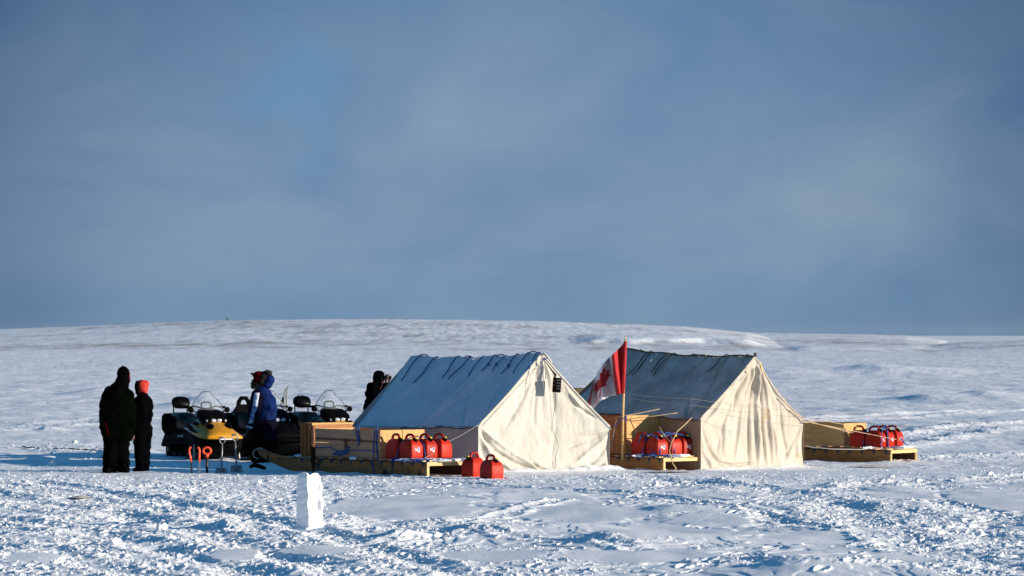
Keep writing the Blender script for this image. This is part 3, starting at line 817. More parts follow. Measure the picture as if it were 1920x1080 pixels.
rp.tube([(.80,.54,.08),(1.0,.55,.04),(1.2,.55,.05),(1.1,.55,.09),(.9,.55,.09),(.78,.54,.18)], .016, 5)
rp.ell((.55,.53,.31),(.04,.02,.04)).build('lashing_cord', M['blue_rope'], B1)
p = loc2w(*c1, TH1, 3.14, 0)
B2 = box_on('tall narrow orange plywood crate behind the long box on the near sled', 'plywood_crate', *p, zd, TH1, .32, .92, .575, M['ply_orange'], M['ply_orange'], M['ply_orange'], group=None)
cb = MB()
for k in range(3): cb.box((.05+.11*k, .472, .285), (.035,.02,.56))
cb.build('batten', M['ply_orange'], B2)
MB().box((-.006, .0, .56), (.014,.94,.03)).build('edge_strip', M['ply'], B2)

# gas can
def make_can():
    r = thing('fuel_can', '', 'fuel can', (0,0,0), 0)
    rings = []
    def rr(z, a, b, ox=0, n=20, e=3.2):
        ring = []; rad = min(.030, a*.45, b*.45)
        for qx, qy, t0 in ((1,1,0),(-1,1,90),(-1,-1,180),(1,-1,270)):
            for k in range(5):
                t = math.radians(t0+22.5*k); ring.append((ox+qx*(a-rad)+rad*math.cos(t), qy*(b-rad)+rad*math.sin(t), z))
        return ring
    for z, a, b, ox in [(0,.155,.122,0),(.008,.163,.131,0),(.03,.166,.135,0),(.11,.167,.136,0),(.20,.166,.134,0),(.240,.158,.127,-.002),(.275,.143,.114,-.006),(.305,.122,.094,-.012),(.322,.105,.072,-.016),(.328,.08,.05,-.018)]:
        rings.append(rr(z, a, b, ox, e=4.6))
    MB().loft(rings).build('body', M['red_can'], r, smooth=True, bevel=0)
    MB().tube([(-.145,0,.26),(-.135,0,.335),(-.105,0,.388),(-.06,0,.404),(.02,0,.404),(.055,0,.385),(.075,0,.33),(.078,0,.29)], [.024,.023,.023,.022,.022,.023,.024,.027], 8).build('handle', M['red_dark'], r, smooth=True)
    cp = MB().tube([(.088,0,.275),(.118,0,.325),(.126,0,.342)], [.038,.038,.030], 10).build('spout_cap', M['black'], r)
    MB().tube([(.122,0,.338),(.138,0,.358)], [.020,.017], 8).build('spout_ring', M['yellow_cap'], cp)
    # sticker on the front face (face looks along +x)
    st = MB(); st.box((.1675,.028,.150),(.004,.040,.080)); lb = st.build('sticker', M['white'], r)
    MB().box((.1685,.026,.168),(.006,.028,.040)).ell((.171,.03,.140),(.003,.016,.014), n=8, m_=6).build('sticker_print', M['label_blue'], lb)
    m_ = Matrix.Translation((.171,-.030,.150)) @ Matrix.Rotation(math.pi/2,4,'Z') @ Matrix.Rotation(math.pi/2,4,'X')
    text_mesh('N', .062, 'lettering', M['white'], r, m_)
    return r
CAN = make_can()
can_used = [False]
def can(x, y, z, yaw, label, group=None, sticker=True):
    if not can_used[0]:
        can_used[0] = True; c = CAN; c.location = (x,y,z); c.rotation_euler = (0,0,yaw); c['label'] = label
        if group: c['group'] = group
    else: c = dup(CAN, (x,y,z), yaw, label, group)
    if not sticker:
        for ch in list(c.children):
            if ch.name.startswith(('sticker','lettering')):
                for g_ in list(ch.children): bpy.data.objects.remove(g_)
                bpy.data.objects.remove(ch)
    return c
def cans_on(c, th, spots, z, labels, grp):
    for (x, y, stk), lb in zip(spots, labels):
        p = loc2w(*c, th, x, y); can(p[0], p[1], z, math.radians(90+th+180)+random.uniform(-.11,.11), lb, grp, stk)
cans_on(c1, TH1, [(.60,.36,True),(.96,.37,False),(.58,.05,True),(.56,-.26,False)], zd+.012,
    ['red fuel can with a sticker, nearest corner of the near sled', 'red fuel can squeezed between plywood box and nearest can',
     'red fuel can with a sticker, middle of three along the near sled end', 'plain red fuel can without sticker, farthest along the end of the near sled'], 'fuel cans on the near sled')
# cans on the snow
x, y = at(887, 894); can(x, y, .0, math.radians(-128), 'red fuel can on the snow beside the sled end, left of the two', 'fuel cans on the snow', False)
x, y = at(922, 898); can(x, y, -.01, math.radians(-52), 'red fuel can on the snow by the tent corner, right of the two', 'fuel cans on the snow', False)

# middle sled
TH2 = 42.0; n2 = (W(1243,0,72.8).x, 72.8); Wm = 1.05
c2 = (n2[0]+math.cos(math.radians(TH2))*Wm/2, n2[1]+math.sin(math.radians(TH2))*Wm/2)
S2 = sled('wooden sled with red cans and a tall box standing between the two tents', *c2, TH2, 4.3, Wm, M['wood_runner'], h=.25, z0=-.085)
p = loc2w(*c2, TH2, 1.02, 0)
B3 = box_on('tall yellow plywood box behind the flagpole between the two tents', 'plywood_box', *p, zd-.085, TH2, 1.6, .95, .72, M['ply_orange'], M['ply'], M['ply'])
cans_on(c2, TH2, [(.70,.37,False),(.32,.36,True),(.30,.02,False),(.28,-.26,True)], zd-.085,
    ['red fuel can next to the tall yellow box between the tents', 'red fuel can with blue cords, near corner of the sled between the tents',
     'red fuel can behind the tangled tan rope between the tents', 'red fuel can with a sticker beside the wall of the older tent'], 'fuel cans on the middle sled')
# right sled
TH3 = 44.0; n3 = (W(1671,0,74.3).x, 74.3); Wr = 1.02
n3 = (W(1668,0,78.2).x, 78.2)
c3 = (n3[0]+math.cos(math.radians(50))*Wr/2, n3[1]+math.sin(math.radians(50))*Wr/2); TH3 = 56.0
c3 = (n3[0]+math.cos(math.radians(TH3))*Wr/2, n3[1]+math.sin(math.radians(TH3))*Wr/2)
S3 = sled('yellow wooden sled with a plywood box and red cans to the right of both tents', *c3, TH3, 4.0, Wr, M['wood_runner'], h=.24, z0=-.085)
p = loc2w(*c3, TH3, 1.05, 0)
B4 = box_on('open plywood box tied with tan ropes on the sled at the far right', 'plywood_box', *p, zd-.085, TH3, 1.25, .92, .46, M['ply'], M['ply'], M['ply'])
cans_on(c3, TH3, [(.88-.13,.34,False),(.40,.34,True),(.38,.02,True),(.36,-.30,True)], zd-.085,
    ['dark red fuel can beside the box end on the far right sled', 'red fuel can at the near corner of the far right sled',
     'red fuel can, middle of three lit ends, far right sled', 'red fuel can at the back edge of the far right sled'], 'fuel cans on the far right sled')

# thing behind the tents
o = MB().box(W(1092,735,84), (1.0,.5,.17)).build('tarp_bundle', M['olive'], bevel=.03)
cx = W(1092,735,84)
tb = thing('covered_sled', 'sled load under an olive tarp glimpsed behind the tents', 'covered sled', (cx.x, cx.y, 0), math.radians(8))
o.parent = tb; o.location = (0,0,0); o.data.transform(Matrix.Translation(-Vector((cx.x, cx.y, 0)))); o.name = 'tarp'
MB().box((0,0,.5), (1.0,.55,1.0)).build('load_box', M['ply_grey'], tb, bevel=.02)

# ------------------------------------------------------------------ ropes
def rope(pts, r, m, label, cat='rope', sub=6, sag=0, name='rope'):
    P = []
    for a, b_ in zip(pts[:-1], pts[1:]):
        a, b_ = Vector(a), Vector(b_)
        for k in range(sub):
            t = k/sub; p_ = a.lerp(b_, t); p_.z -= sag*4*t*(1-t); P.append(p_)
    P.append(Vector(pts[-1]))
    o = MB().tube(P, r, 5).build(name, m, smooth=True); tag(o, label, cat); return o
rope([W(1297,783,73.20), W(1270,808,72.40), W(1259,829,72.30), W(1255,845,72.35), W(1261,868,72.40), W(1268,878,72.50), W(1262,884,72.30)], .009, M['tan_rope'], 'tan guy rope from the older tent corner down to the sled between the tents', sag=.01)
rope([W(1259,829,72.30), W(1250,822,72.40), W(1243,812,72.45), W(1236,800,72.70)], .008, M['tan_rope'], 'short tan rope running from the knot over the cans between the tents')
rope([W(1132,787,74.10), W(1168,780,73.40), W(1236,767,73.90)], .007, M['tan_rope'], 'tan rope from the first tent corner past the flagpole, upper of two', sag=.005)
rope([W(1125,790,74.10), W(1200,783,73.50), W(1270,774,73.70)], .007, M['tan_rope'], 'tan rope along the top edge of the tall yellow box, lower of two', sag=.005)
rope([W(1148,800,73.85), W(1154,798,73.50), W(1164,786,73.40)], .009, M['blue_rope'], 'blue cord tying the first tent corner to the flagpole')
rope([W(1156,786,73.50), W(1152,800,73.60), W(1146,845,73.70)], .007, M['grey_rope'], 'pale rope hanging between the first tent corner and the yellow box')
rope([W(1181,786,73.10), W(1186,798,72.80), W(1193,810,72.70)], .009, M['handle_wood'], 'brown rope slanting across the face of the tall yellow box')
rope([W(1512,788,75.40), W(1570,804,75.90), W(1600,811,77.00)], .007, M['tan_rope'], 'tan guy rope from the older tent corner to the box on the right sled', sag=.01)
rope([W(1512,791,75.40), W(1620,812,77.10), W(1680,824,77.40)], .007, M['tan_rope'], 'tan guy rope crossing the cans of the right sled')
rope([W(1512,787,75.40), W(1540,788,75.70), W(1600,799,77.20), W(1612,802,77.30)], .006, M['tan_rope'], 'tan rope lying along the top edge of the right box')
rope([W(1510,837,76.10), W(1560,842,76.30), W(1620,843,77.50), W(1635,838,77.60), W(1655,842,77.80)], .008, M['grey_rope'], 'grey rope running along the side of the right sled')
rope([W(1688,822,78.00), W(1695,830,78.00), W(1702,835,78.10)], .012, M['blue_rope'], 'blue cord from the last can down to the right sled deck')
rope([W(895,797,69.65), W(840,828,68.6), W(790,862,67.6)], .004, M['grey_rope'], 'thin pale guy line from the first tent corner over the cans of the near sled', sag=.02)
rope([W(1168,737,73.1), W(1300,748,72.9), W(1500,771,74.2), W(2050,806,80)], .003, M['seam'], 'upper thin wire running from the flagpole past the older tent to the right', 'wire', name='wire', sag=.02)
rope([W(1168,745,73.0), W(1300,760,72.7), W(1500,782,73.6), W(2050,826,70)], .003, M['seam'], 'lower thin wire running from the flagpole past the older tent to the right', 'wire', name='wire', sag=.02)
# blue lashings over the cans
def lash(c, th, spots, z0, label):
    mb = MB()
    for x_, y_, x2, y2, hz in spots:
        a = loc2w(*c, th, x_, y_); b_ = loc2w(*c, th, x2, y2)
        mb.tube([(a[0], a[1], z0-.02), ((a[0]*.85+b_[0]*.15), (a[1]*.85+b_[1]*.15), z0+hz*.86), ((a[0]*.6+b_[0]*.4), (a[1]*.6+b_[1]*.4), z0+hz+.01), ((a[0]*.3+b_[0]*.7), (a[1]*.3+b_[1]*.7), z0+hz-.01), (b_[0], b_[1], z0-.02)], .010, 5)
    o = mb.build('lashing_rope', M['blue_rope']); tag(o, label, 'rope', 'blue lashing ropes over the cans')
lash(c2, TH2, [(.55,.56,.50,-.5,.41),(.30,.54,.28,-.5,.40),(.22,.54,.18,-.5,.38),(.12,.45,.80,.50,.38),(.10,.1,.8,.2,.39)], zd-.085, 'blue rope wound over the red cans between the tents')
lash(c3, TH3, [(.52,.53,.48,-.5,.41),(.2,.5,.5,-.4,.40),(.12,.35,.6,-.3,.40),(.60,.53,.58,-.5,.39)], zd-.085, 'blue rope wound over the red cans on the far right sled')
lash(c1, TH1, [(.79,.56,.77,-.5,.37),(.40,.2,.9,.1,.30)], zd, 'blue rope tied between the red cans on the near sled')
# loose blue rope and snow on the decks
mb = MB()
for k in range(26):
    a = loc2w(*c1, TH1, random.uniform(-.02,.9), random.uniform(.42,.58)); mb.tube([(a[0]+random.uniform(-.1,.1), a[1]+random.uniform(-.1,.1), zd+random.uniform(-.04,.02)) for _ in range(4)], .012, 5)
tag(mb.build('rope_tangle', M['blue_rope']), 'tangle of blue rope along the edge of the near sled deck', 'rope')
mb = MB()
for k in range(16):
    a = loc2w(*c2, TH2, random.uniform(.02,1.0), random.uniform(.45,.56)); mb.tube([(a[0]+random.uniform(-.1,.1), a[1]+random.uniform(-.1,.1), zd-.085+random.uniform(-.03,.02)) for _ in range(4)], .012, 5)
tag(mb.build('rope_tangle', M['blue_rope']), 'tangle of blue rope along the edge of the middle sled deck', 'rope')
def deck_snow(c, th, lst, label, dz=0):
    mb = MB()
    for x_, y_, r1_, r2_ in lst:
        a = loc2w(*c, th, x_, y_); mb.ell((a[0], a[1], zd-.01+dz), (r1_, r2_, .03), rot=(0,0,random.uniform(0,3)), n=10, m_=6)
    o = fuse(mb, 'deck_snow', M['snow'], None, voxel=.012, smooth=2, noise=.012, nscale=20)
    tag(o, label, 'snow', kind='stuff')
deck_snow(c1, TH1, [(.05,.3,.1,.3),(.06,0,.08,.3),(.08,-.3,.08,.25),(.3,.2,.16,.3),(1.9,.56,.12,.06),(3.05+.6,.1,.2,.3),(3.5,.35,.16,.1),(.45,.5,.3,.06)], 'snow lying on the slats of the near sled')
deck_snow(c2, TH2, [(.04,.3,.08,.3),(.05,0,.07,.3),(.55,.5,.3,.05)], 'snow lying on the slats of the middle sled', -.085)
deck_snow(c3, TH3, [(.05,.2,.06,.3),(.05,-.2,.06,.25),(.4,.45,.4,.05)], 'snow lying on the slats of the right sled', -.085)
# lump of dark rope and bag on the front of the near sled
p = loc2w(*c1, TH1, 3.55, .12)
mb = MB()
for k in range(7):
    a = k*.5; mb.tube([(p[0]+.2*math.cos(t/10*6.3)+random.uniform(-.03,.03), p[1]+.15*math.sin(t/10*6.3), zd+.03+.03*k*.7+random.uniform(-.01,.01)) for t in range(10)], .02, 5, closed=True)
tag(mb.build('rope_coil', M['black_matte']), 'coil of dark rope lying on the front of the near sled', 'rope')
# tow rope fittings at the tip of the near sled
mb = MB(); a = W(479,843,69.95); mb.tube([a, W(474,848,69.8), W(476,857,69.8), W(484,860,69.85)], .010, 6); mb.tube([a, W(486,841,70.1), W(496,844,70.6)], .012, 6)
tag(mb.build('tow_rope', M['grey_rope']), 'pale knotted tow rope at the upturned tip of the near sled', 'rope')
mb = MB(); q0, q1 = at(466,880), at(500,882)
mb.tube([W(468,876,70.2), W(476,872,70.2), W(486,874,70.2), W(497,878,70.1)], [.025,.04,.04,.03], 8); mb.tube([W(478,872,70.2), W(482,864,70.3), W(486,862,70.4)], .03, 6)
tag(mb.build('tow_hitch', M['black_matte'], smooth=True), 'dark tow hitch lying on the snow under the near sled tip', 'hitch')
# gravel plate under the sled ends
# ------------------------------------------------------------------ flag
fx = W(1170,700,73.25)
fp = thing('flagpole', 'wooden pole carrying the red and white flag, tied to the yellow box', 'flagpole', (W(1167,0,73.25).x, 73.25, 0))
MB().tube([W(1167,862,73.25), W(1168,780,73.25), W(1173,631,73.25)], [.024,.022,.016], 10).build('pole', M['pole_wood'], fp, smooth=True)
mb = MB(); mb.tube([W(1165,783,73.20), W(1171,786,73.20), W(1170,780,73.20), W(1175,784,73.18), W(1173,791,73.18)], .012, 5); mb.build('binding', M['blue_rope'], fp)
MB().tube([W(1171.5,634,73.25), W(1174,631.5,73.25)], .018, 6).build('pole_tip', M['white'], fp)
rel(fp)
import bisect
def interp(pts, u):
    us = [p[0] for p in pts]; i = min(max(bisect.bisect_right(us, u)-1, 0), len(pts)-2)
    t = (u-us[i])/(us[i+1]-us[i]); return pts[i][1]+(pts[i+1][1]-pts[i][1])*t, pts[i][2]+(pts[i+1][2]-pts[i][2])*t
topE = [(0,1172,640),(.12,1162,652),(.25,1147,666),(.38,1141,671),(.5,1134,679),(.64,1122,695),(.75,1113,713),(.88,1106,740),(1,1100,765)]
botE = [(0,1168,738),(.12,1163,738),(.25,1156,741),(.38,1141,744),(.5,1124,753),(.64,1112,766),(.75,1105,777),(.88,1098,792),(1,1092,806)]
def flag_pt(u, v):
    tx, ty = interp(topE, u); bx, by = interp(botE, u)
    Yv = 73.25+.22*math.sin(u*19+v*1.6+.6)*min(1,u*5)+.5*u+.03*math.sin(u*40+v*5)*min(1,u*6)
    bow = -7*math.sin(math.pi*v)*math.sin(math.pi*min(u*1.1,1))
    return W(tx+(bx-tx)*v+bow*.25, ty+(by-ty)*v, Yv)
leaf = [(0,1.0),(.16,.68),(.37,.79),(.27,.29),(.50,.54),(.56,.40),(.84,.45),(.74,.19),(.88,.11),(.42,-.27),(.47,-.45),(.045,-.37),(.07,-.96)]
leaf = leaf+[(-a,b_) for a, b_ in leaf[::-1]][0:-1]
def in_leaf(x, y):
    c = False; n = len(leaf); j = n-1
    for i in range(n):
        xi, yi = leaf[i]; xj, yj = leaf[j]
        if (yi > y) != (yj > y) and x < (xj-xi)*(y-yi)/(yj-yi)+xi: c = not c
        j = i
    return c
nu, nv = 260, 130
mb = MB(); P = [[flag_pt(i/(nu-1), j/(nv-1)) for j in range(nv)] for i in range(nu)]
mb.grid(P); k = 0
for i in range(nu-1):
    for j in range(nv-1):
        u = (i+.5)/(nu-1); v = (j+.5)/(nv-1)
        red = u < .25 or u > .75 or in_leaf((u-.5)*2/.42, (.5-v)/.42)
        mb.mi[k] = 0 if red else 1; k += 1
o = mb.build('flag', [M['flag_red'], M['flag_white']], smooth=True, solid=.003)
tag(o, 'red and white flag with a red maple leaf drooping from the wooden pole', 'flag')
MB().tube([W(1167.8,738,73.24), W(1170.5,690,73.24), W(1172.6,640,73.24)], [.032,.036,.030], 10).build('hoist_sleeve', M['flag_red'], o, smooth=True)

# ------------------------------------------------------------------ snow block with saw
bx, by = at(581, 990)
mb = MB()
def blk(z, a, b_, ox=0, oy=0):
    yaw = math.radians(46); r = []
    for cx_, cy_ in ((1,1),(-1,1),(-1,-1),(1,-1)):
        r.append((ox+(cx_*a)*math.cos(yaw)-(cy_*b_)*math.sin(yaw), oy+(cx_*a)*math.sin(yaw)+(cy_*b_)*math.cos(yaw), z))
    return r
mb.loft([blk(-.08,.125,.12), blk(.02,.123,.115), blk(.3,.125,.113,-.003), blk(.5,.12,.105,-.008), blk(.66,.112,.095,-.015), blk(.715,.098,.08,-.018)])
mb.ell((.11,-.05,.0),(.14,.14,.045)); mb.ell((-.10,-.04,.0),(.13,.12,.05)); mb.ell((.14,-.02,.33),(.035,.05,.10)); mb.ell((.13,.0,.52),(.03,.05,.06)); mb.ell((.19,-.06,.0),(.09,.08,.03)); mb.ell((-.03,-.15,.0),(.07,.07,.05))
o = fuse(mb, 'snow_block', M['snow'], None, voxel=.009, smooth=14, noise=.009, nscale=9)
co_ = np.empty(len(o.data.vertices)*3, np.float32); o.data.vertices.foreach_get('co', co_); co_ = co_.reshape(-1,3)
# knocked-off hollows on the lit face and the notch at the top
for cx_, cy_, cz_, r_, dpt in [(.03,-.13,.55,.05,.05),(.035,-.13,.33,.06,.04),(.07,-.11,.64,.04,.03),(.09,-.09,.20,.05,.03),(.14,-.04,.42,.05,.02),(.14,-.05,.60,.05,.02),(.15,-.03,.17,.04,.02)]:
    d = np.sqrt((co_[:,0]-cx_)**2+(co_[:,1]-cy_)**2+(co_[:,2]-cz_)**2); k = np.exp(-(d/r_)**2)[:,None]
    co_ += k*dpt*np.array([-.4,.85,0], np.float32)
d = np.sqrt((co_[:,0]+.0)**2+((co_[:,2]-.73)*1.0)**2); co_[:,2] -= .035*np.exp(-(d/.028)**2)
o.data.vertices.foreach_set('co', co_.ravel()); o.data.update()
o.location = (bx, by, gz(bx, by)-.0)
tag(o, 'upright carved snow block standing alone in the foreground', 'snow block')
SB = o
sw = thing('snow_saw', 'long dark blade with a brown handle stuck in the top of the snow block', 'saw', (bx, by+.06, .66))
zt = .0
bl = [(-.008,0),(.010,0),(.03,.14),(.034,.36),(-.026,.36),(-.022,.14)]
MB().prism([(a+.035, z_) for a, z_ in bl], -.004, .004).build('blade', M['black'], sw)
MB().tube([(.04,0,.34),(.045,0,.45),(.035,0,.60)], [.020,.019,.022], 8).build('handle', M['handle_wood'], sw, smooth=True)

# ------------------------------------------------------------------ shovels and saws
def stick(name, label, cat, px_, py_, hh, lean=0, grp=None):
    x_, y_ = at(px_, py_); r = thing(name, label, cat, (x_, y_, gz(x_, y_)-.02), 0, grp); r.rotation_euler = (0, lean, 0); return r
for i_, (px_, lab_, lean, shaft) in enumerate([(360,'ice saw with hooked orange grip and black blade, leftmost tool in the snow', -.07, 'dark_shaft'),
                                    (374,'ice saw with hooked orange grip and steel blade, second tool from the left', -.0, 'steel')]):
    r = stick('ice_saw', lab_, 'saw', px_, 888, .5, lean, 'ice saws stuck in the snow')
    MB().box((0,0,.12), (.026,.008,.24)).build('blade', M[shaft], r)
    hk = MB().tube([(0,0,.22),(-.005,0,.30),(-.02 if i_==0 else .0,0,.38),(-.02 if i_==0 else 0,0,.44),(-.005 if i_==0 else -.015,0,.465),(.018 if i_==0 else -.04,0,.475)], [.016,.019,.018,.017,.019,.016], 8)
    hk.build('grip', M['orange'], r, smooth=True)
r = stick('shovel', 'shovel with an orange loop handle and black shaft, third tool from the left', 'shovel', 388, 887, .5)
MB().tube([(0,0,-.05),(0,0,.30)], .024, 8).build('shaft', M['dark_shaft'], r, smooth=True)
MB().tube([(.068*math.cos(t/16*6.283), 0, .405+.058*math.sin(t/16*6.283)) for t in range(16)], .021, 8, closed=True).tube([(0,0,.29),(0,0,.345)],[.024,.040],8).build('loop_grip', M['orange'], r, smooth=True)
MB().box((0,0,-.12),(.2,.02,.2)).build('blade', M['dark_shaft'], r)
for px_, py_, top, lab_, lean, bt in [(415,886,818,'steel shovel with a flat-topped square blade, left of the two steel ones', .03, (.22,.11)), (444,885,812,'taller steel shovel with a raised blade, rightmost tool in the snow', -.05, (.225,.155))]:
    r = stick('shovel', lab_, 'shovel', px_, py_, .6, lean, 'steel shovels stuck in the snow')
    k = (py_-top)/F*at(px_,py_)[1]
    # blade: slightly dished plate standing in the snow
    P = [[(-bt[0]/2*(1.05-.22*v)+bt[0]*(1.05-.22*v)*u, .02*math.cos((u-.5)*3)-.02+.01*v, -.06+(bt[1]+.05)*v) for v in (0,.25,.5,.75,1)] for u in (0,.2,.4,.6,.8,1)]
    MB().grid(P).build('blade', M['steel'], r, smooth=True, solid=.005)
    MB().tube([(0,-.01,.02),(0,-.02,bt[1]*.8),(0,0,bt[1]+.06)], [.012,.022,.017], 8).build('socket', M['steel'], r, smooth=True)
    MB().tube([(0,0,bt[1]+.03),(.0,0,k-.11)], .014, 8).build('shaft', M['steel'] , r, smooth=True)
    MB().tube([(0,0,k-.12),(-.042,0,k-.075),(-.050,0,k-.02),(-.046,0,k)], .010, 6).tube([(0,0,k-.12),(.042,0,k-.075),(.050,0,k-.02),(.046,0,k)], .010, 6).tube([(-.05,0,k-.004),(.05,0,k-.004)], .015, 8).build('d_grip', M['steel'], r, smooth=True)

# skis and poles
def upright(name, label, cat, px_, ytop, base=866, grp=None):
    x_, y_ = at(px_, base); r = thing(name, label, cat, (x_, y_, 0), 0, grp); hh = (base-ytop)/F*y_; return r, hh
for px_, ytop, lab_, b_ in [(533,727,'cross-country ski standing upright, left of the pair', 1), (537.5,722,'cross-country ski standing upright, right of the pair', 1.3)]:
    r, hh = upright('ski', lab_, 'ski', px_, ytop, 850, 'skis standing behind the snowmobiles')
    MB().tube([(0,0,-.1),(0,0,hh*.5),(-.005,0,hh-.22),(.004,0,hh-.10),(.025,0,hh-.03),(.05*b_,0,hh)], [.013,.014,.014,.013,.010,.005], 8).build('ski_blade', M['ski_base'], r, smooth=True)
for px_, ytop, lab_, ax in [(530,745,'ski pole with a hanging strap, just left of the skis', -1), (559,741,'ski pole with a tan strap behind the black backrest', -1), (567,741,'ski pole with a dark strap, rightmost of the three', -1)]:
    r, hh = upright('ski_pole', lab_, 'ski pole', px_, ytop, 850, 'ski poles standing behind the snowmobiles')
    MB().tube([(0,0,-.1),(0,0,hh-.1)], .006, 6).build('shaft', M['ski_base'], r)
    MB().tube([(0,0,hh-.13),(0,0,hh)], [.014,.018], 6).build('grip', M['black'], r)
    MB().tube([(0,0,hh-.02),(-.035,0,hh-.13),(-.045,0,hh-.19),(-.012,0,hh-.19),(0,0,hh-.02)], .010, 5).build('strap', M['grip'], r)

# ------------------------------------------------------------------ snowmobiles
def make_snowmobile(hood_mat):
    r = thing('snowmobile', '', 'snowmobile', (0,0,0), 0, 'parked snowmobiles')
    def sec(x, hw, z0, z1, e=3, n=22, tw=1.0):
        ring = []
        for i in range(n):
            t = 2*math.pi*i/n; c, s_ = math.cos(t), math.sin(t)
            yy = hw*abs(c)**(2/e)*(1 if c>0 else -1); zz = (z0+z1)/2+(z1-z0)/2*abs(s_)**(2/e)*(1 if s_>0 else -1)
            yy *= 1-(1-tw)*max(0, (zz-z0)/(z1-z0)); ring.append((x, yy, zz))
        return ring
    # track belt
    def loop(off):
        pts = []
        for k in range(9):
            t = math.pi/2+math.pi*k/8; pts.append((-1.32+.15*math.cos(t)+off*math.cos(t), .15+(.15+off)*math.sin(t)))
        pts.append((-.6,-off)); pts.append((.1,-off))
        for k in range(9):
            t = -math.pi/2+math.pi*k/8; pts.append((.35+(.16+off)*math.cos(t), .22+(.16+off)*math.sin(t)))
        return pts
    a, b_ = loop(.0), loop(-.025); n = len(a); mb = MB()
    for (o_, i_) in ((a, b_),):
        vs = [(p[0],-.25,p[1]) for p in o_]+[(p[0],.25,p[1]) for p in o_]+[(p[0],-.25,p[1]) for p in i_]+[(p[0],.25,p[1]) for p in i_]
        fs = []
        for k in range(n):
            k2 = (k+1)%n; fs += [(k,k2,n+k2,n+k),(2*n+k,3*n+k,3*n+k2,2*n+k2),(k,2*n+k,2*n+k2,k2),(n+k,n+k2,3*n+k2,3*n+k)]
        mb.add(vs, fs)
    for k in range(24): mb.box((-1.25+k*.07, 0, -.012), (.015,.46,.03))
    for k in range(5): mb.box((-1.49, 0, .05+k*.05), (.03,.46,.014))
    mb.build('track', M['rubber'], r)
    for x_, z_, rr_ in [(-1.30,.15,.12),(-.95,.09,.07),(-.55,.09,.07),(-.15,.09,.07),(.33,.21,.12)]:
        for sy in (-1,1):
            w = MB().tube([(x_, sy*.20, z_),(x_, sy*.262, z_)], rr_, 16).build('wheel', M['rubber'], r)
            MB().tube([(x_, sy*.255, z_),(x_, sy*.268, z_)], rr_*.35, 10).build('hub', M['steel'], w)
    MB().box((-.62,-.272,.10),(1.5,.012,.035)).box((-.62,.272,.10),(1.5,.012,.035)).build('slide_rail', M['black'], r)
    # tunnel, running boards, flap
    MB().loft([sec(-1.45,.27,.32,.50,6), sec(-.2,.28,.32,.52,6), sec(.35,.28,.30,.52,6)]).build('tunnel', M['black'], r, smooth=False)
    for sy in (-1,1): MB().box((-.35, sy*.36, .30), (1.5,.17,.03)).build('running_board', M['black'], r, bevel=.008)
    MB().prism([(-1.45,.50),(-1.42,.46),(-1.62,.20),(-1.72,.22),(-1.66,.30)], -.26, .26).build('snow_flap', M['rubber'], r)
    # cargo box and rack at the rear
    MB().loft([sec(-1.66,.20,.58,.80,5), sec(-1.58,.30,.48,.86,5), sec(-1.38,.32,.40,.84,5), sec(-1.05,.30,.42,.82,5)]).build('cargo_box', M['black_matte'], r, smooth=True)
    mb = MB(); mb.tube([(-1.1,-.27,.62),(-1.62,-.27,.64),(-1.66,-.2,.66),(-1.66,.2,.66),(-1.62,.27,.64),(-1.1,.27,.62)], .016, 6)
    mb.tube([(-1.64,-.24,.66),(-1.66,-.22,.84),(-1.66,.22,.84),(-1.64,.24,.66)], .016, 6); mb.build('rack', M['black'], r)
    # seat
    st = MB().loft([sec(-1.36,.20,.50,.80,4), sec(-1.28,.23,.50,.88,4), sec(-.72,.23,.50,.87,4), sec(-.62,.22,.50,.80,4), sec(-.35,.20,.50,.76,4), sec(-.05,.17,.50,.80,4), sec(.15,.15,.5,.86,4), sec(.28,.13,.5,.88,4)])
    st.build('seat', M['seat'], r, smooth=True)
    # hull
    MB().loft([sec(-.02,.33,.28,.66,4,tw=.85), sec(.25,.42,.10,.70,4,tw=.8), sec(.65,.45,.06,.62,4,tw=.85), sec(1.0,.42,.06,.50,4,tw=.9), sec(1.24,.36,.16,.46,4)]).build('hull', M['black'], r, smooth=True)
    # hood
    def hs(x, hw, z0, zt, pk, n=15):
        ring = []
        for i in range(n):
            t = -1+2*i/(n-1); ring.append((x, hw*t, z0+(zt-z0)*(1-abs(t)**2.6)+pk*math.exp(-(t/.45)**2)))
        ring += [(x, hw*t*.94, z0-.03) for t in (.98,.5,0,-.5,-.98)]
        return ring
    hd = MB().loft([hs(.02,.28,.64,.78,.04), hs(.26,.39,.57,.80,.05), hs(.56,.425,.51,.76,.05), hs(.80,.425,.475,.69,.04), hs(1.00,.42,.455,.63,.02), hs(1.15,.405,.445,.575,.0), hs(1.23,.385,.44,.53,.0), hs(1.265,.33,.44,.49,0)]).build('hood', hood_mat, r, smooth=True)
    # vents and dark side sweep on the hood
    for sy in (-1,1):
        for c_, r_, e_ in [((.96, sy*.19, .650), (.11,.075,.030), (sy*-.25,.40,0)), ((.74, sy*.24, .712), (.13,.045,.024), (sy*-.4,.25,sy*.2)),
                ((.48, sy*.315, .698), (.15,.045,.026), (sy*-.6,.1,0)), ((.28, sy*.375, .625), (.20,.030,.045), (0,.12,0)), ((.60, sy*.417, .565), (.26,.020,.030), (0,.12,0))]:
            MB().ell(c_, r_, rot=e_, n=12, m_=6).build('vent', M['black'], hd, smooth=True)
    dc = MB()
    for sy in (-1,1): dc.box((.22, sy*.395, .585), (.14,.006,.03), rot=(0,.15,sy*-.35)); dc.box((.40, sy*.422, .545), (.16,.006,.012), rot=(0,.12,sy*-.1))
    dc.build('decal', M['decal'], hd)
    rg = MB()
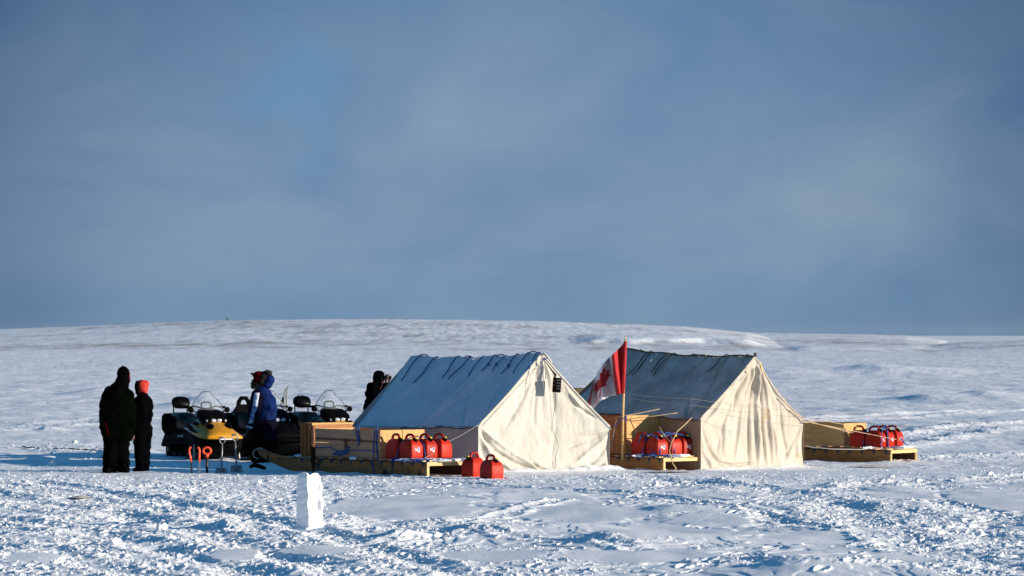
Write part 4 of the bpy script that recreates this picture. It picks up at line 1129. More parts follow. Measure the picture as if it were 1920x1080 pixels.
    for sy in (-1,1):
        for k, ww in enumerate((.03,.03,.02,.03)): rg.box((-.62+.05*k, sy*.285, .43), (ww,.006,.028))
        rg.box((-.38, sy*.285, .44), (.04,.006,.05))
    rg.build('registration_mark', M['decal'], r)
    # bumper with pale strip
    MB().tube([(1.0,-.34,.34),(1.28,-.27,.36),(1.36,-.12,.37),(1.36,.12,.37),(1.28,.27,.36),(1.0,.34,.34)], .022, 8).build('bumper', M['black'], r, smooth=True)
    MB().box((1.29,.03,.41), (.02,.26,.022)).build('nose_strip', M['white'], r)
    # instrument cowl
    cw = MB().loft([sec(.10,.10,.80,.94,3), sec(.22,.20,.78,.99,3), sec(.40,.27,.74,.97,3), sec(.58,.28,.70,.90,3), sec(.72,.24,.68,.82,3), sec(.78,.20,.69,.78,3)])
    cw.build('cowl', M['black'], r, smooth=True)
    for sy in (-1,1):
        h_ = MB().ell((.745, sy*.115, .755), (.06,.11,.055), n=14, m_=8).build('headlight', M['black'], r, smooth=True)
        MB().ell((.79, sy*.062, .755), (.016,.058,.034), n=14, m_=8).ell((.772, sy*.170, .752), (.020,.044,.030), n=14, m_=8).build('lens', M['lens'], h_, smooth=True)
    # windshield
    def ws(u, v):       # u -1..1, v 0..1
        hw = .31+.03*math.sin(v*3.1)-.19*v**2.0
        return Vector((.50-.24*v-.16*abs(u)**2*(1-.3*v), hw*u, .84+.47*v-.07*abs(u)**4*v))
    wsn = MB().grid([[ws(-1+2*i/16, j/10) for j in range(11)] for i in range(17)]).build('windshield', M['glass'], r, smooth=True, solid=.004)
    rim = [ws(-1, j/10) for j in range(11)]+[ws(-1+2*i/16, 1) for i in range(1,16)]+[ws(1, 1-j/10) for j in range(11)]
    MB().tube(rim, .007, 5).build('windshield_rim', M['black'], wsn)
    # handlebar, grips, mirrors
    MB().tube([(.12,-.40,1.0),(.14,-.22,1.02),(.22,0,.97),(.14,.22,1.02),(.12,.40,1.0)], .014, 8).build('handlebar', M['black'], r, smooth=True)
    for sy in (-1,1):
        MB().tube([(.12,sy*.29,1.0),(.12,sy*.42,1.0)], .022, 8).build('grip', M['rubber'], r, smooth=True)
        MB().ell((.36,sy*.37,.955), (.035,.062,.055), rot=(0,0,sy*.2)).tube([(.4,sy*.25,.90),(.36,sy*.36,.95)], .014, 6).build('mirror', M['black'], r, smooth=True)
    MB().tube([(.20,-.09,.96),(.19,-.10,1.07),(.19,-.05,1.10),(.19,.05,1.10),(.19,.10,1.07),(.20,.09,.96)], .016, 8).build('grab_hoop', M['black'], r, smooth=True)
    # skis
    for sy in (-1,1):
        sk = MB().prism([(.35,.0),(1.35,.0),(1.55,.06),(1.68,.17),(1.66,.18),(1.52,.085),(1.33,.025),(.35,.022)], sy*.46-.065, sy*.46+.065).build('ski', M['black'], r)
        MB().tube([(1.60,sy*.46,.14),(1.52,sy*.46,.20),(1.40,sy*.46,.15),(1.32,sy*.46,.03)], .012, 6).build('ski_loop', M['black'], sk)
        MB().tube([(.80,sy*.46,.02),(.76,sy*.44,.30)], .022, 6).tube([(.76,sy*.44,.28),(.60,sy*.25,.34)], .018, 6).tube([(.86,sy*.44,.10),(.70,sy*.22,.36)], .014, 6).build('strut', M['steel'], r)
    return r
SM = make_snowmobile(M['yellow'])
br = MB()
def sec_pad():
    rings = []
    for x_, a, b_ in [(-1.35,.13,.065),(-1.33,.175,.105),(-1.28,.19,.122),(-1.23,.17,.10),(-1.21,.12,.06)]:
        rings.append([(x_-.03*math.sin(2*math.pi*i/20), a*abs(math.cos(2*math.pi*i/20))**.7*(1 if math.cos(2*math.pi*i/20)>0 else -1), 1.07+b_*abs(math.sin(2*math.pi*i/20))**.8*(1 if math.sin(2*math.pi*i/20)>0 else -1)) for i in range(20)])
    return rings
pad = MB().loft(sec_pad()).build('backrest', M['seat'], SM, smooth=True)
MB().tube([(-1.30,-.14,.80),(-1.32,-.14,1.0)], .014, 6).tube([(-1.30,.14,.80),(-1.32,.14,1.0)], .014, 6).build('backrest_bracket', M['black'], SM)
PSI = math.radians(-(90-24))
def place_sm(px_, Y_): return (W(px_,0,Y_).x, Y_, .0)
# reference: middle of machine ~ backrest 322 px, windshield 390 px
SM.location = place_sm(380, 77.6); SM.rotation_euler = (0,0,PSI)
SM['label'] = 'yellow snowmobile with black seat and clear windshield, leftmost of the parked machines'
SMC = dup(SM, place_sm(610, 78.6), PSI, 'yellow and black snowmobile half hidden behind the plywood boxes of the near sled', 'parked snowmobiles')
SMB = dup(SM, place_sm(498, 78.2), PSI+.02, 'dark snowmobile behind the person in the blue parka, middle of the parked machines', 'parked snowmobiles')
for ch in list(SMB.children):
    if ch.name.startswith('backrest'):
        bpy.data.objects.remove(ch)
    elif ch.name.startswith('nose_strip'): bpy.data.objects.remove(ch)
    elif ch.name.startswith('hood'): ch.data = ch.data.copy(); ch.data.materials[0] = M['black']
mb = MB(); mb.tube([(-1.16,-.13,.94),(-1.18,-.10,1.08),(-1.18,-.05,1.15),(-1.18,.05,1.15),(-1.18,.10,1.08),(-1.16,.13,.94)], .045, 8)
mb.loft([[(-1.5,-.22,.78),(-1.5,.22,.78),(-1.4,.14,.9),(-1.4,-.14,.9)], [(-1.0,-.24,.78),(-1.0,.24,.78),(-1.05,.19,1.03),(-1.05,-.19,1.03)]])
mb.build('grab_handle', M['black'], SMB, smooth=False)

# ------------------------------------------------------------------ people
class Pz:
    """place by photo pixel relative to a standing distance; y = depth in metres towards the camera is negative"""
    def __init__(s, pxc, pyb, Y): s.x0 = W(pxc,0,Y).x; s.Y = Y; s.pxc = pxc; s.pyb = pyb; s.k = Y/F
    def __call__(s, px_, py_, d=0): return ((px_-s.pxc)*s.k, d, (s.pyb-py_)*s.k)
def person(label, pxc, pyb, Y):
    r = thing('person', label, 'person', (W(pxc,0,Y).x, Y, 0)); r.location.z = H-(pyb-HZ)/F*Y; return r, Pz(pxc, pyb, Y)
def hand(mb, w, d, s=1):
    """palm, four curled fingers and a thumb hanging from wrist w along direction d"""
    w = Vector(w); d = Vector(d).normalized(); side = d.cross(Vector((1,0,0))).normalized(); c = w+d*.045
    mb.cap(w, w+d*.085, .030, .036, flat=.6)
    for k in range(4):
        b0 = w+d*.085+side*(.028-.019*k); L_f = (.030,.036,.034,.026)[k]
        e1 = b0+d*L_f+Vector((-.006*s,0,0)); mb.cap(b0, e1, .010, .009, n=8); mb.cap(e1, e1+d*.022+Vector((-.016*s,0,0)), .009, .008, n=8)
    mb.cap(w+d*.03+side*.03, w+d*.065+side*.055+Vector((-.01*s,0,0)), .013, .010, n=8)
def head(mb, c, face=(-1,0), s=1):
    """skull, jaw, nose, brow and ears; face = direction in x,y the person looks"""
    f = Vector((face[0], face[1], 0)).normalized(); sd = Vector((-f.y, f.x, 0)); c = Vector(c); yaw = math.atan2(f.y, f.x)
    mb.ell(c+Vector((0,0,.02)), (.098*s,.078*s,.105*s), rot=(0,0,yaw)); mb.ell(c+f*.035*s-Vector((0,0,.05*s)), (.062*s,.055*s,.070*s), rot=(0,0,yaw))
    mb.cap(c+f*.092*s+Vector((0,0,.015)), c+f*.112*s-Vector((0,0,.020)), .010, .014, n=8)      # nose
    for e in (-1,1):
        mb.ell(c+sd*e*.078*s+Vector((0,0,-.005)), (.018,.010,.030), rot=(0,0,yaw), n=8, m_=6)
        mb.ell(c+f*.082*s+sd*e*.032*s+Vector((0,0,.022)), (.012,.014,.008), rot=(0,0,yaw), n=8, m_=6)
    mb.ell(c+f*.088*s-Vector((0,0,.052)), (.012,.024,.008), rot=(0,0,yaw), n=8, m_=6)              # mouth
    mb.cap(c-Vector((0,0,.16)), c-Vector((0,0,.04)), .060*s, .055*s)

# person in the big dark parka
r, q = person('person in a bulky dark green parka and black snow trousers standing with back turned', 220, 887, 69.7)
mb = MB(); head(mb, q(231,706,.02), (.6,.8)); hand(mb, q(195,806,-.05), (0.05,-.1,-1)); hand(mb, q(249,812,.0), (0,-.1,-1)); mb.cap(q(231,720), q(224,745), .07, .12)
fuse(mb, 'body', M['skin'], r, voxel=.008, smooth=2)
mb = MB()
mb.ell(q(222,752), (.285,.18,.22)); mb.ell(q(221,780), (.29,.2,.26)); mb.ell(q(221,805), (.275,.19,.19))
mb.cap(q(205,737,0), q(240,740,0), .115, .11); mb.cap(q(220,740), q(230,716), .19, .115)
mb.cap(q(203,740), q(195,768,-.03), .105, .095); mb.cap(q(195,768,-.03), q(195,802,-.06), .093, .07)
mb.cap(q(241,744), q(248,775,0), .10, .085); mb.cap(q(248,775), q(248,806,-.02), .085, .065)
mb.cap(q(209,812), q(232,814), .19, .185, flat=.85)
fuse(mb, 'parka', M['parka_green'], r, voxel=.014, smooth=4, noise=.020, nscale=6)
mb = MB(); mb.ell(q(231,702,-.01), (.112,.125,.155)); mb.ell(q(229,716,-.02), (.13,.125,.11)); mb.ell(q(226,728,-.03), (.16,.13,.09))
fuse(mb, 'hood', M['parka_black'], r, voxel=.012, smooth=4, noise=.008, nscale=12)
mb = MB(); mb.ell(q(240,703,.03), (.028,.07,.10)); mb.ell(q(242,713,.03), (.02,.05,.06)); fuse(mb, 'fur_trim', M['cap_red'], r, voxel=.01, smooth=2, noise=.01, nscale=30)
mb = MB()
mb.cap(q(210,800), q(209,842,-.01), .155, .14); mb.cap(q(209,842,-.01), q(207,876,0), .14, .145); mb.cap(q(230,800), q(229,842,.02), .145, .125); mb.cap(q(229,842,.02), q(230,876,.03), .125, .125)
mb.cap(q(210,800), q(230,800), .14, .13)
fuse(mb, 'snow_trousers', M['parka_black'], r, voxel=.013, smooth=4, noise=.018, nscale=8)
for a in ((204,-.05),(234,.0)):
    mb = MB(); mb.cap(q(a[0],883,a[1]+.1), q(a[0],882,a[1]-.10), .07, .075); mb.cap(q(a[0],884,a[1]+.05), q(a[0],874,a[1]+.05), .08, .08); fuse(mb, 'boot', M['black_matte'], r, voxel=.012, smooth=3)
MB().tube([q(201,792,-.22), q(206,816,-.20)], .008, 5).build('parka_cord', M['cap_red'], r)

# person with orange red hood
r, q = person('slim person in black winter clothes with a bright orange-red hood, beside the bulky parka', 266, 885, 70.2)
mb = MB(); head(mb, q(264,727,0), (-.85,.5), .95); hand(mb, q(256,792,-.06), (-.1,-.1,-1)); hand(mb, q(262,792,.2), (-.1,0,-1)); mb.cap(q(266,735), q(267,752), .06, .1)
fuse(mb, 'body', M['skin'], r, voxel=.008, smooth=2)
mb = MB()
# hood: open front towards the left
mb.ell(q(267,723,0), (.108,.108,.105), rot=(0,.12,0)); mb.ell(q(268,730,0), (.095,.10,.09)); mb.ell(q(274,719,0), (.055,.07,.060)); mb.cap(q(266,733), q(267,741), .085, .09)
fuse(mb, 'hood', M['hood_red'], r, voxel=.011, smooth=3, noise=.006, nscale=14)
mb = MB(); mb.ell(q(258,725,0), (.055,.115,.112)); mb.ell(q(259,735,0), (.05,.10,.06)); fuse(mb, 'face_mask', M['parka_black'], r, voxel=.011, smooth=3)
mb = MB()
mb.ell(q(268,757), (.175,.19,.17)); mb.ell(q(268,778), (.18,.18,.22)); mb.ell(q(276,762,-.02), (.115,.15,.16)); mb.ell(q(267,800), (.165,.17,.16))
mb.cap(q(268,744,-.14), q(268,744,.14), .09, .09); mb.cap(q(267,741), q(266,748), .09, .11)
mb.cap(q(266,748,-.16), q(272,775,-.2), .075, .065); mb.cap(q(272,775,-.2), q(258,788,-.12), .065, .05)
mb.cap(q(266,748,.16), q(272,775,.2), .075, .065); mb.cap(q(272,775,.2), q(262,790,.2), .065, .05)
mb.cap(q(262,808), q(272,808), .14, .13)
fuse(mb, 'jacket', M['parka_black'], r, voxel=.012, smooth=4, noise=.012, nscale=8)
mb = MB()
mb.cap(q(263,805,-.07), q(262,845,-.07), .13, .10); mb.cap(q(262,845,-.07), q(265,876,-.05), .10, .095); mb.cap(q(272,805,.07), q(271,845,.07), .13, .10); mb.cap(q(271,845,.07), q(270,876,.07), .10, .095)
mb.cap(q(266,803,-.07), q(266,803,.07), .12, .12)
fuse(mb, 'snow_trousers', M['parka_black'], r, voxel=.012, smooth=4, noise=.014, nscale=9)
for a in ((264,-.06),(271,.07)):
    mb = MB(); mb.cap(q(a[0]-9,881,a[1]), q(a[0]+1,880,a[1]), .052, .065); mb.cap(q(a[0],883,a[1]), q(a[0],873,a[1]), .07, .075); fuse(mb, 'boot', M['black_matte'], r, voxel=.011, smooth=3)

# person in the blue parka
r, q = person('person in a blue parka and red cap with white lettered sleeve, facing left', 492, 868, 75.2)
mb = MB(); head(mb, q(484,714,0), (-1,.1)); hand(mb, q(467,800,-.28), (-.1,0,-1)); hand(mb, q(476,800,.24), (-.1,0,-1)); mb.cap(q(488,726), q(492,745), .07, .12)
fuse(mb, 'body', M['skin'], r, voxel=.008, smooth=2)
mb = MB(); mb.ell(q(475.5,722,0), (.055,.07,.075)); mb.ell(q(475,717,0), (.035,.06,.05)); fuse(mb, 'fur_collar', M['fur'], r, voxel=.009, smooth=1, noise=.022, nscale=30)
cp = MB(); cp.ell(q(486,704,0), (.125,.105,.085)); cp.ell(q(486,712,0), (.115,.105,.09))
cp.cap(q(475,702,0), q(472.5,701,0), .030, .022)
cap_ = fuse(cp, 'cap', M['cap_red'], r, voxel=.009, smooth=3)
MB().box(q(473,700.5,0), (.07,.11,.025), rot=(0,.12,0)).build('visor', M['black'], cap_, bevel=.01)
mb = MB(); mb.ell(q(502,700,0), (.080,.13,.060)); mb.ell(q(495,706,0), (.07,.13,.10)); mb.ell(q(492,716,0), (.06,.13,.10)); fuse(mb, 'hood_fur', M['fur_black'], r, voxel=.010, smooth=1, noise=.02, nscale=26)
mb = MB()
mb.ell(q(505,714,0), (.095,.13,.105), rot=(0,.3,0)); mb.ell(q(501,721,0), (.10,.13,.085)); mb.ell(q(508,712,0), (.075,.10,.085))
fuse(mb, 'hood', M['parka_blue'], r, voxel=.011, smooth=4, noise=.006, nscale=14)
mb = MB()
mb.cap(q(493,738,-.16), q(495,738,.16), .13, .13); mb.ell(q(498,752,0), (.21,.22,.17)); mb.ell(q(497,778,0), (.225,.21,.22)); mb.ell(q(495,798,0), (.225,.20,.17)); mb.ell(q(506,765,0), (.14,.19,.2))
mb.cap(q(485,742,.18), q(482,772,.26), .09, .075); mb.cap(q(482,772,.26), q(477,796,.25), .075, .06)
fuse(mb, 'parka', M['parka_blue'], r, voxel=.013, smooth=4, noise=.018, nscale=6)
mb = MB()
mb.cap(q(485,742,-.20), q(477.5,772,-.28), .135, .125); mb.cap(q(477.5,772,-.28), q(471,798,-.27), .120, .085)
slv = fuse(mb, 'sleeve', M['navy'], r, voxel=.012, smooth=3, noise=.006, nscale=10)
# white sleeve panel following the arm, with its dark blue letters
A0, A1, A2 = Vector(q(484,736,-.345)), Vector(q(480,765,-.415)), Vector(q(472,793,-.375))
def arm_pt(t): return A0.lerp(A1, t*2) if t < .5 else A1.lerp(A2, t*2-1)
rows_ = []
for i in range(13):
    t = i/12; c = arm_pt(t); w = .046-.010*t
    rows_.append([c+Vector(((-w if j == 0 else (w if j == 4 else -w+w*j/2)), .022*abs((j-2)/2)**2, 0)) for j in range(5)])
MB().grid(rows_).build('sleeve_panel', M['sleeve_white'], slv, smooth=True, solid=.012)
MB().box(q(470,800,-.355), (.12,.02,.04), rot=(0,.25,0)).build('cuff', M['sleeve_white'], slv, bevel=.01)
letters = []
for k, ch in enumerate('SIKON'):
    t = .16+.165*k; c = arm_pt(t); d = (arm_pt(t+.05)-arm_pt(t-.05)); ang = math.atan2(d.x, -d.z)
    m_ = Matrix.Translation(c+Vector((-.004,-.010,0))) @ Matrix.Rotation(-ang,4,'Y') @ Matrix.Rotation(math.pi/2,4,'X')
    text_mesh(ch, .105, 'letter', M['label_blue'], slv, m_, .003)
mb = MB(); mb.cap(q(490,796,0), q(498,796,0), .225, .225, flat=.9); mb.cap(q(488,815,0), q(502,815,0), .20, .20, flat=.9)
fuse(mb, 'parka_lower_shaded', M['navy'], r, voxel=.013, smooth=4, noise=.014, nscale=7)  # lower parka in navy: the tent's shadow put into its colour
mb = MB()
mb.cap(q(486,806,-.08), q(484,835,-.09), .17, .155); mb.cap(q(484,835,-.09), q(484,858,-.08), .15, .14); mb.cap(q(495,806,0), q(495,850,0), .17, .14); mb.cap(q(506,806,.08), q(507,835,.09), .155, .13); mb.cap(q(507,835,.09), q(507,858,.08), .125, .12)
mb.cap(q(490,803,-.06), q(502,803,.06), .17, .17)
fuse(mb, 'snow_trousers', M['parka_black'], r, voxel=.013, smooth=4, noise=.016, nscale=8)
for a in ((488,-.08),(506,.08)):
    mb = MB(); mb.cap(q(a[0]-10,864,a[1]), q(a[0]+2,863,a[1]), .055, .068); mb.cap(q(a[0],866,a[1]), q(a[0],856,a[1]), .075, .08); fuse(mb, 'boot', M['black_matte'], r, voxel=.012, smooth=3)

# photographer behind the first tent
r, q = person('person in black holding a camera up to the face behind the first tent', 702, 862, 77.2)
mb = MB(); head(mb, q(712,708,0), (1,-.15)); hand(mb, q(724,714,-.09), (.3,.35,.9), -1); hand(mb, q(727,720,.07), (.35,-.1,.9), -1); mb.cap(q(709,718), q(704,735), .065, .1)
fuse(mb, 'body', M['skin'], r, voxel=.008, smooth=2)
mb = MB(); mb.ell(q(710.5,704,0), (.115,.115,.10)); mb.ell(q(708,709,0), (.10,.115,.09)); fuse(mb, 'hat', M['parka_black'], r, voxel=.010, smooth=3, noise=.006, nscale=16)
mb = MB()
mb.cap(q(699,728,-.15), q(702,728,.15), .125, .125); mb.ell(q(700,738,0), (.17,.21,.15)); mb.ell(q(697,765,0), (.165,.20,.26)); mb.ell(q(697,790,0), (.17,.20,.2)); mb.cap(q(702,730), q(707,720), .12, .10)
mb.cap(q(699,729,-.2), q(713,748,-.27), .09, .078); mb.cap(q(713,748,-.27), q(723,722,-.12), .072, .052)
mb.cap(q(700,729,.2), q(717,746,.22), .09, .075); mb.cap(q(717,746,.22), q(726,722,.07), .07, .05)
fuse(mb, 'jacket', M['parka_black'], r, voxel=.012, smooth=4, noise=.014, nscale=8)
mb = MB(); mb.cap(q(693,800,-.09), q(692,858,-.1), .12, .10); mb.cap(q(703,800,.09), q(705,858,.1), .12, .10); mb.cap(q(697,797,-.05), q(697,797,.05), .15, .15)
fuse(mb, 'snow_trousers', M['parka_black'], r, voxel=.014, smooth=3)
for a in ((692,-.1),(705,.1)):
    mb = MB(); mb.cap(q(a[0],861,a[1]), q(a[0]+11,862,a[1]), .07, .055); fuse(mb, 'boot', M['black_matte'], r, voxel=.013, smooth=2)
cm = thing('camera', 'small dark camera held up by the person behind the tent', 'camera', W(726,708,77.2))
MB().box((-.01,0,0), (.075,.13,.085)).box((-.01,0,.05),(.05,.05,.025)).build('camera_body', M['camera_red'], cm, bevel=.01)
MB().tube([(.02,0,0),(.08,0,0)], .034, 14).build('lens_barrel', M['black'], cm, smooth=True)

# ------------------------------------------------------------------ loose snow, rope on the snow, far marks
def lump(px_, py_, sz, label, seed):
    x_, y_ = at(px_, py_); random.seed(seed); mb = MB()
    for k in range(4): mb.box((random.uniform(-.25,.25)*sz, random.uniform(-.25,.25)*sz, sz*.32+random.uniform(-.1,.1)*sz), (sz*random.uniform(.5,.8), sz*random.uniform(.5,.8), sz*random.uniform(.5,.85)), rot=(random.uniform(-.5,.5), random.uniform(-.5,.5), random.uniform(0,3)))
    o = fuse(mb, 'snow_chunk', M['snow'], None, voxel=sz*.06, smooth=2, noise=sz*.06, nscale=2/sz)
    o.location = (x_, y_, gz(x_, y_)-.16*sz); tag(o, label, 'snow chunk', 'loose snow chunks'); return o
lump(118,868,.24,'largest pale snow chunk left of the bulky parka', 1)
lump(98,873,.17,'snow chunk at the lower left of the largest chunk', 2)
lump(188,858,.20,'snow chunk close beside the bulky parka legs', 3)
lump(140,832,.12,'small snow chunk behind the dark rope on the left', 4)
lump(70,866,.15,'snow chunk at the far left end of the rubble row', 5)
lump(301,1000,.13,'rounded snow lump in the churned track of the left foreground', 6)
lump(213,1022,.12,'upright snow lump in the lower left foreground', 7)
lump(1672,897,.10,'pointed snow chunk on the right track ridge, left one', 8)
lump(1722,905,.13,'wide snow chunk on the right track ridge, middle one', 9)
lump(1856,896,.11,'snow chunk on the right track ridge, right one', 10)
lump(1228,912,.12,'small snow chunk lying on the crust before the middle sled', 11)
lump(1835,1000,.16,'snow chunk beside the churned track on the lower right', 12)
random.seed(5)
# scattered crumbs of snow on the churned ground
mbc = MB()
ico_v = [(0,0,1),(.9,0,.2),(.28,.85,.2),(-.73,.53,.2),(-.73,-.53,.2),(.28,-.85,.2),(0,0,-.6)]
ico_f = [(0,1,2),(0,2,3),(0,3,4),(0,4,5),(0,5,1),(6,2,1),(6,3,2),(6,4,3),(6,5,4),(6,1,5)]
i0 = near.start; cnt = 0; VV = []; FF = []
while cnt < 14000:
    yy = 36+ (random.random()**1.25)*48; xx = random.uniform(-.145,.145)*yy
    i = int(np.searchsorted(rows, yy))-i0; j = int(np.searchsorted(cols, xx/max(yy,36)))
    if i < 0 or i >= mask.shape[0] or j >= mask.shape[1]: continue
    if random.random() > mask[i, j]**1.3: continue
    s_ = random.choice((.008,.010,.012,.014,.018,.026))*random.uniform(.7,1.3)
    z0_ = float(Z[i+i0, j]); a = random.uniform(0,6.28); ca, sa = math.cos(a), math.sin(a); o_ = len(VV)
    for vx, vy, vz in ico_v:
        vx *= random.uniform(.7,1.3); vy *= random.uniform(.7,1.3); vz *= random.uniform(.6,1.2)
        VV.append((xx+s_*(vx*ca-vy*sa), yy+s_*(vx*sa+vy*ca), z0_+s_*vz*.9))
    FF += [tuple(k+o_ for k in f) for f in ico_f]; cnt += 1
me = bpy.data.meshes.new('snow_crumbs'); me.from_pydata(VV, [], FF); me.materials.append(M['snow'])
o = bpy.data.objects.new('snow_crumbs', me); COL.objects.link(o); tag(o, 'small crumbs of broken snow scattered over the churned ground', 'snow crumbs', kind='stuff')
# dark rope lying on the snow at left
pts = []
for k in range(40):
    t = k/39; x_, y_ = at(40+155*t, 841.5+5.5*t); pts.append((x_, y_+.1*math.sin(t*17), gz(x_, y_)+.015+.012*math.sin(k*1.7)))
o = MB().tube(pts, [.010+.006*abs(math.sin(k*1.3)) for k in range(40)], 6).build('rope', M['black_matte'], smooth=True); tag(o, 'dark rope lying across the snow left of the bulky parka', 'rope')
# bare ground patch and ground sheets
def sheet(px_, py_, a, b_, label):
    x_, y_ = at(px_, py_); mb = MB(); ring = []
    n = 40; vs = [(0,0,.03)]+[((a*math.cos(t*6.283/n))*(1+.2*pn(t*.5, a, 3)), b_*math.sin(t*6.283/n)*(1+.3*pn(t*.7, a+3, 5)), .0) for t in range(n)]
    mb.add(vs, [(0, 1+k, 1+(k+1)%n) for k in range(n)]); o = mb.build('dirt_patch', M['dirt'], recalc=False); o.location = (x_, y_, gz(x_, y_)+.02); tag(o, label, 'dirt', kind='stuff')
M['dirt'] = mat('dirt', (.42,.34,.27), .95, (.75,.72,.70), 9, bump=.02)
sheet(1262,887,.45,.25,'brown sawdust-like dirt on the snow under the middle sled end')
sheet(1640,868,.5,.22,'brown dirt on the snow under the right sled end')
sheet(152,932,.16,.35,'small brown stain on the trampled snow at the left')
# cairn and stones on the skyline
def far_stone(px_, py_, Y_, w, h_, label, grp='far stones on the skyline'):
    p_ = W(px_, py_, Y_); mb = MB()
    for k in range(3): mb.ell((random.uniform(-.2,.2)*w, 0, h_*(.15+.28*k)), (w*(.55-.14*k), w*.4, h_*.26), n=8, m_=5)
    o = mb.build('stone', M['rock']); o.location = p_; tag(o, label, 'stone', grp); return o
cn = thing('cairn', 'tiny dark stone cairn standing on the skyline of the hill', 'cairn', W(426.5,601.5,1480))
MB().box((-.25,0,.25),(.25,.4,.6)).build('leg_stone', M['rock'], cn, bevel=.05); MB().box((.22,0,.22),(.25,.4,.5)).build('leg_stone', M['rock'], cn, bevel=.05)
MB().box((0,0,.66),(.95,.5,.24)).build('cross_stone', M['rock'], cn, bevel=.05); MB().box((0,0,.95),(.4,.4,.34)).build('top_stone', M['rock'], cn, bevel=.08)
far_stone(445,602.5,1490,.5,.5,'tiny stone on the skyline just right of the cairn')
far_stone(1657,629.5,2000,.7,.8,'dark stone on the right skyline, leftmost of the group')
far_stone(1704,633,1950,1.6,.8,'widest dark stone below the right skyline')
far_stone(1698,640.5,1800,.7,.7,'single dark stone lower on the right slope')
far_stone(1760,646,1700,.8,.9,'left one of two dark stones near the right hollow')
far_stone(1771,646,1700,.8,.7,'right one of two dark stones near the right hollow')
unrel()

# ------------------------------------------------------------------ sky, sun, air
AZ = math.radians(-17); EL = math.radians(12.2)
sdir = Vector((math.cos(AZ)*math.cos(EL), math.sin(AZ)*math.cos(EL), math.sin(EL)))
sl = bpy.data.lights.new('sun', 'SUN'); sl.energy = 5.0; sl.angle = math.radians(.5); sl.color = (1,.88,.73)
so = bpy.data.objects.new('sun', sl); COL.objects.link(so); so.rotation_euler = (-sdir).to_track_quat('-Z', 'Y').to_euler(); so.location = (30,-10,20)

w = bpy.data.worlds.new('World'); SC.world = w; w.use_nodes = True; nt = w.node_tree; N = nt.nodes.new; Lk = nt.links.new
bg = nt.nodes['Background']; bg.inputs['Strength'].default_value = .1
sky = N('ShaderNodeTexSky'); sky.sky_type = 'NISHITA'; sky.sun_disc = False; sky.sun_elevation = EL; sky.sun_rotation = math.pi/2-AZ
sky.altitude = 10; sky.air_density = 1; sky.dust_density = .3; sky.ozone_density = 2
tc = N('ShaderNodeTexCoord'); mp = N('ShaderNodeMapping'); mp.inputs['Scale'].default_value = (1,1,2.0)
Lk(tc.outputs['Generated'], mp.inputs[0])
n1 = N('ShaderNodeTexNoise'); n1.inputs['Scale'].default_value = 15; n1.inputs["Detail"].default_value = 9; n1.inputs['Roughness'].default_value = .48; n1.inputs['Distortion'].default_value = .5
mp.inputs['Location'].default_value = (1.3,.2,.6)
Lk(mp.outputs[0], n1.inputs[0])
# height-dependent veil: even blue-grey low down, broken cloud above
sx = N('ShaderNodeSeparateXYZ'); Lk(tc.outputs['Generated'], sx.inputs[0])
hr = N('ShaderNodeValToRGB'); mr_ = N('ShaderNodeMath'); mr_.operation = 'MULTIPLY'; mr_.inputs[1].default_value = 11.0; Lk(sx.outputs['Z'], mr_.inputs[0]); Lk(mr_.outputs[0], hr.inputs[0])
S_ = 10.0
def cc(r_, g_, b_):
    f = lambda c: ((c/255+.055)/1.055)**2.4 if c > 10 else c/255/12.92
    return (f(r_)*S_*KE, f(g_)*S_*KE, f(b_)*S_*KE, 1)
EXPO = .5; KE = 1/2**EXPO
cr_ = hr.color_ramp; cr_.elements[0].position = 0; cr_.elements[0].color = cc(100,136,170)
cr_.elements[1].position = 1; cr_.elements[1].color = cc(98,132,168)
e = cr_.elements.new(.06); e.color = cc(108,142,174)
e = cr_.elements.new(.35); e.color = cc(124,150,178)
e = cr_.elements.new(.65); e.color = cc(118,146,176)
cr2 = N('ShaderNodeValToRGB'); c2_ = cr2.color_ramp; c2_.elements[0].position = .30; c2_.elements[0].color = (.70,.83,.94,1); c2_.elements[1].position = .66; c2_.elements[1].color = (1.20,1.12,1.04,1)
Lk(n1.outputs[0], cr2.inputs[0])
mulc = N('ShaderNodeMixRGB'); mulc.blend_type = 'MULTIPLY'; mulc.inputs[0].default_value = 1; Lk(hr.outputs[0], mulc.inputs[1]); Lk(cr2.outputs[0], mulc.inputs[2])
mixs = N('ShaderNodeMixRGB'); fr = N('ShaderNodeMapRange'); fr.inputs['From Min'].default_value = .09; fr.inputs['From Max'].default_value = .35; fr.inputs['To Min'].default_value = 1; fr.inputs['To Max'].default_value = .0
Lk(sx.outputs['Z'], fr.inputs['Value']); Lk(fr.outputs[0], mixs.inputs[0]); tint = N('ShaderNodeMixRGB'); tint.blend_type = 'MULTIPLY'; tint.inputs[0].default_value = 1; tint.inputs[2].default_value = (.24,.70,.92,1); Lk(sky.outputs[0], tint.inputs[1]); Lk(tint.outputs[0], mixs.inputs[1]); 
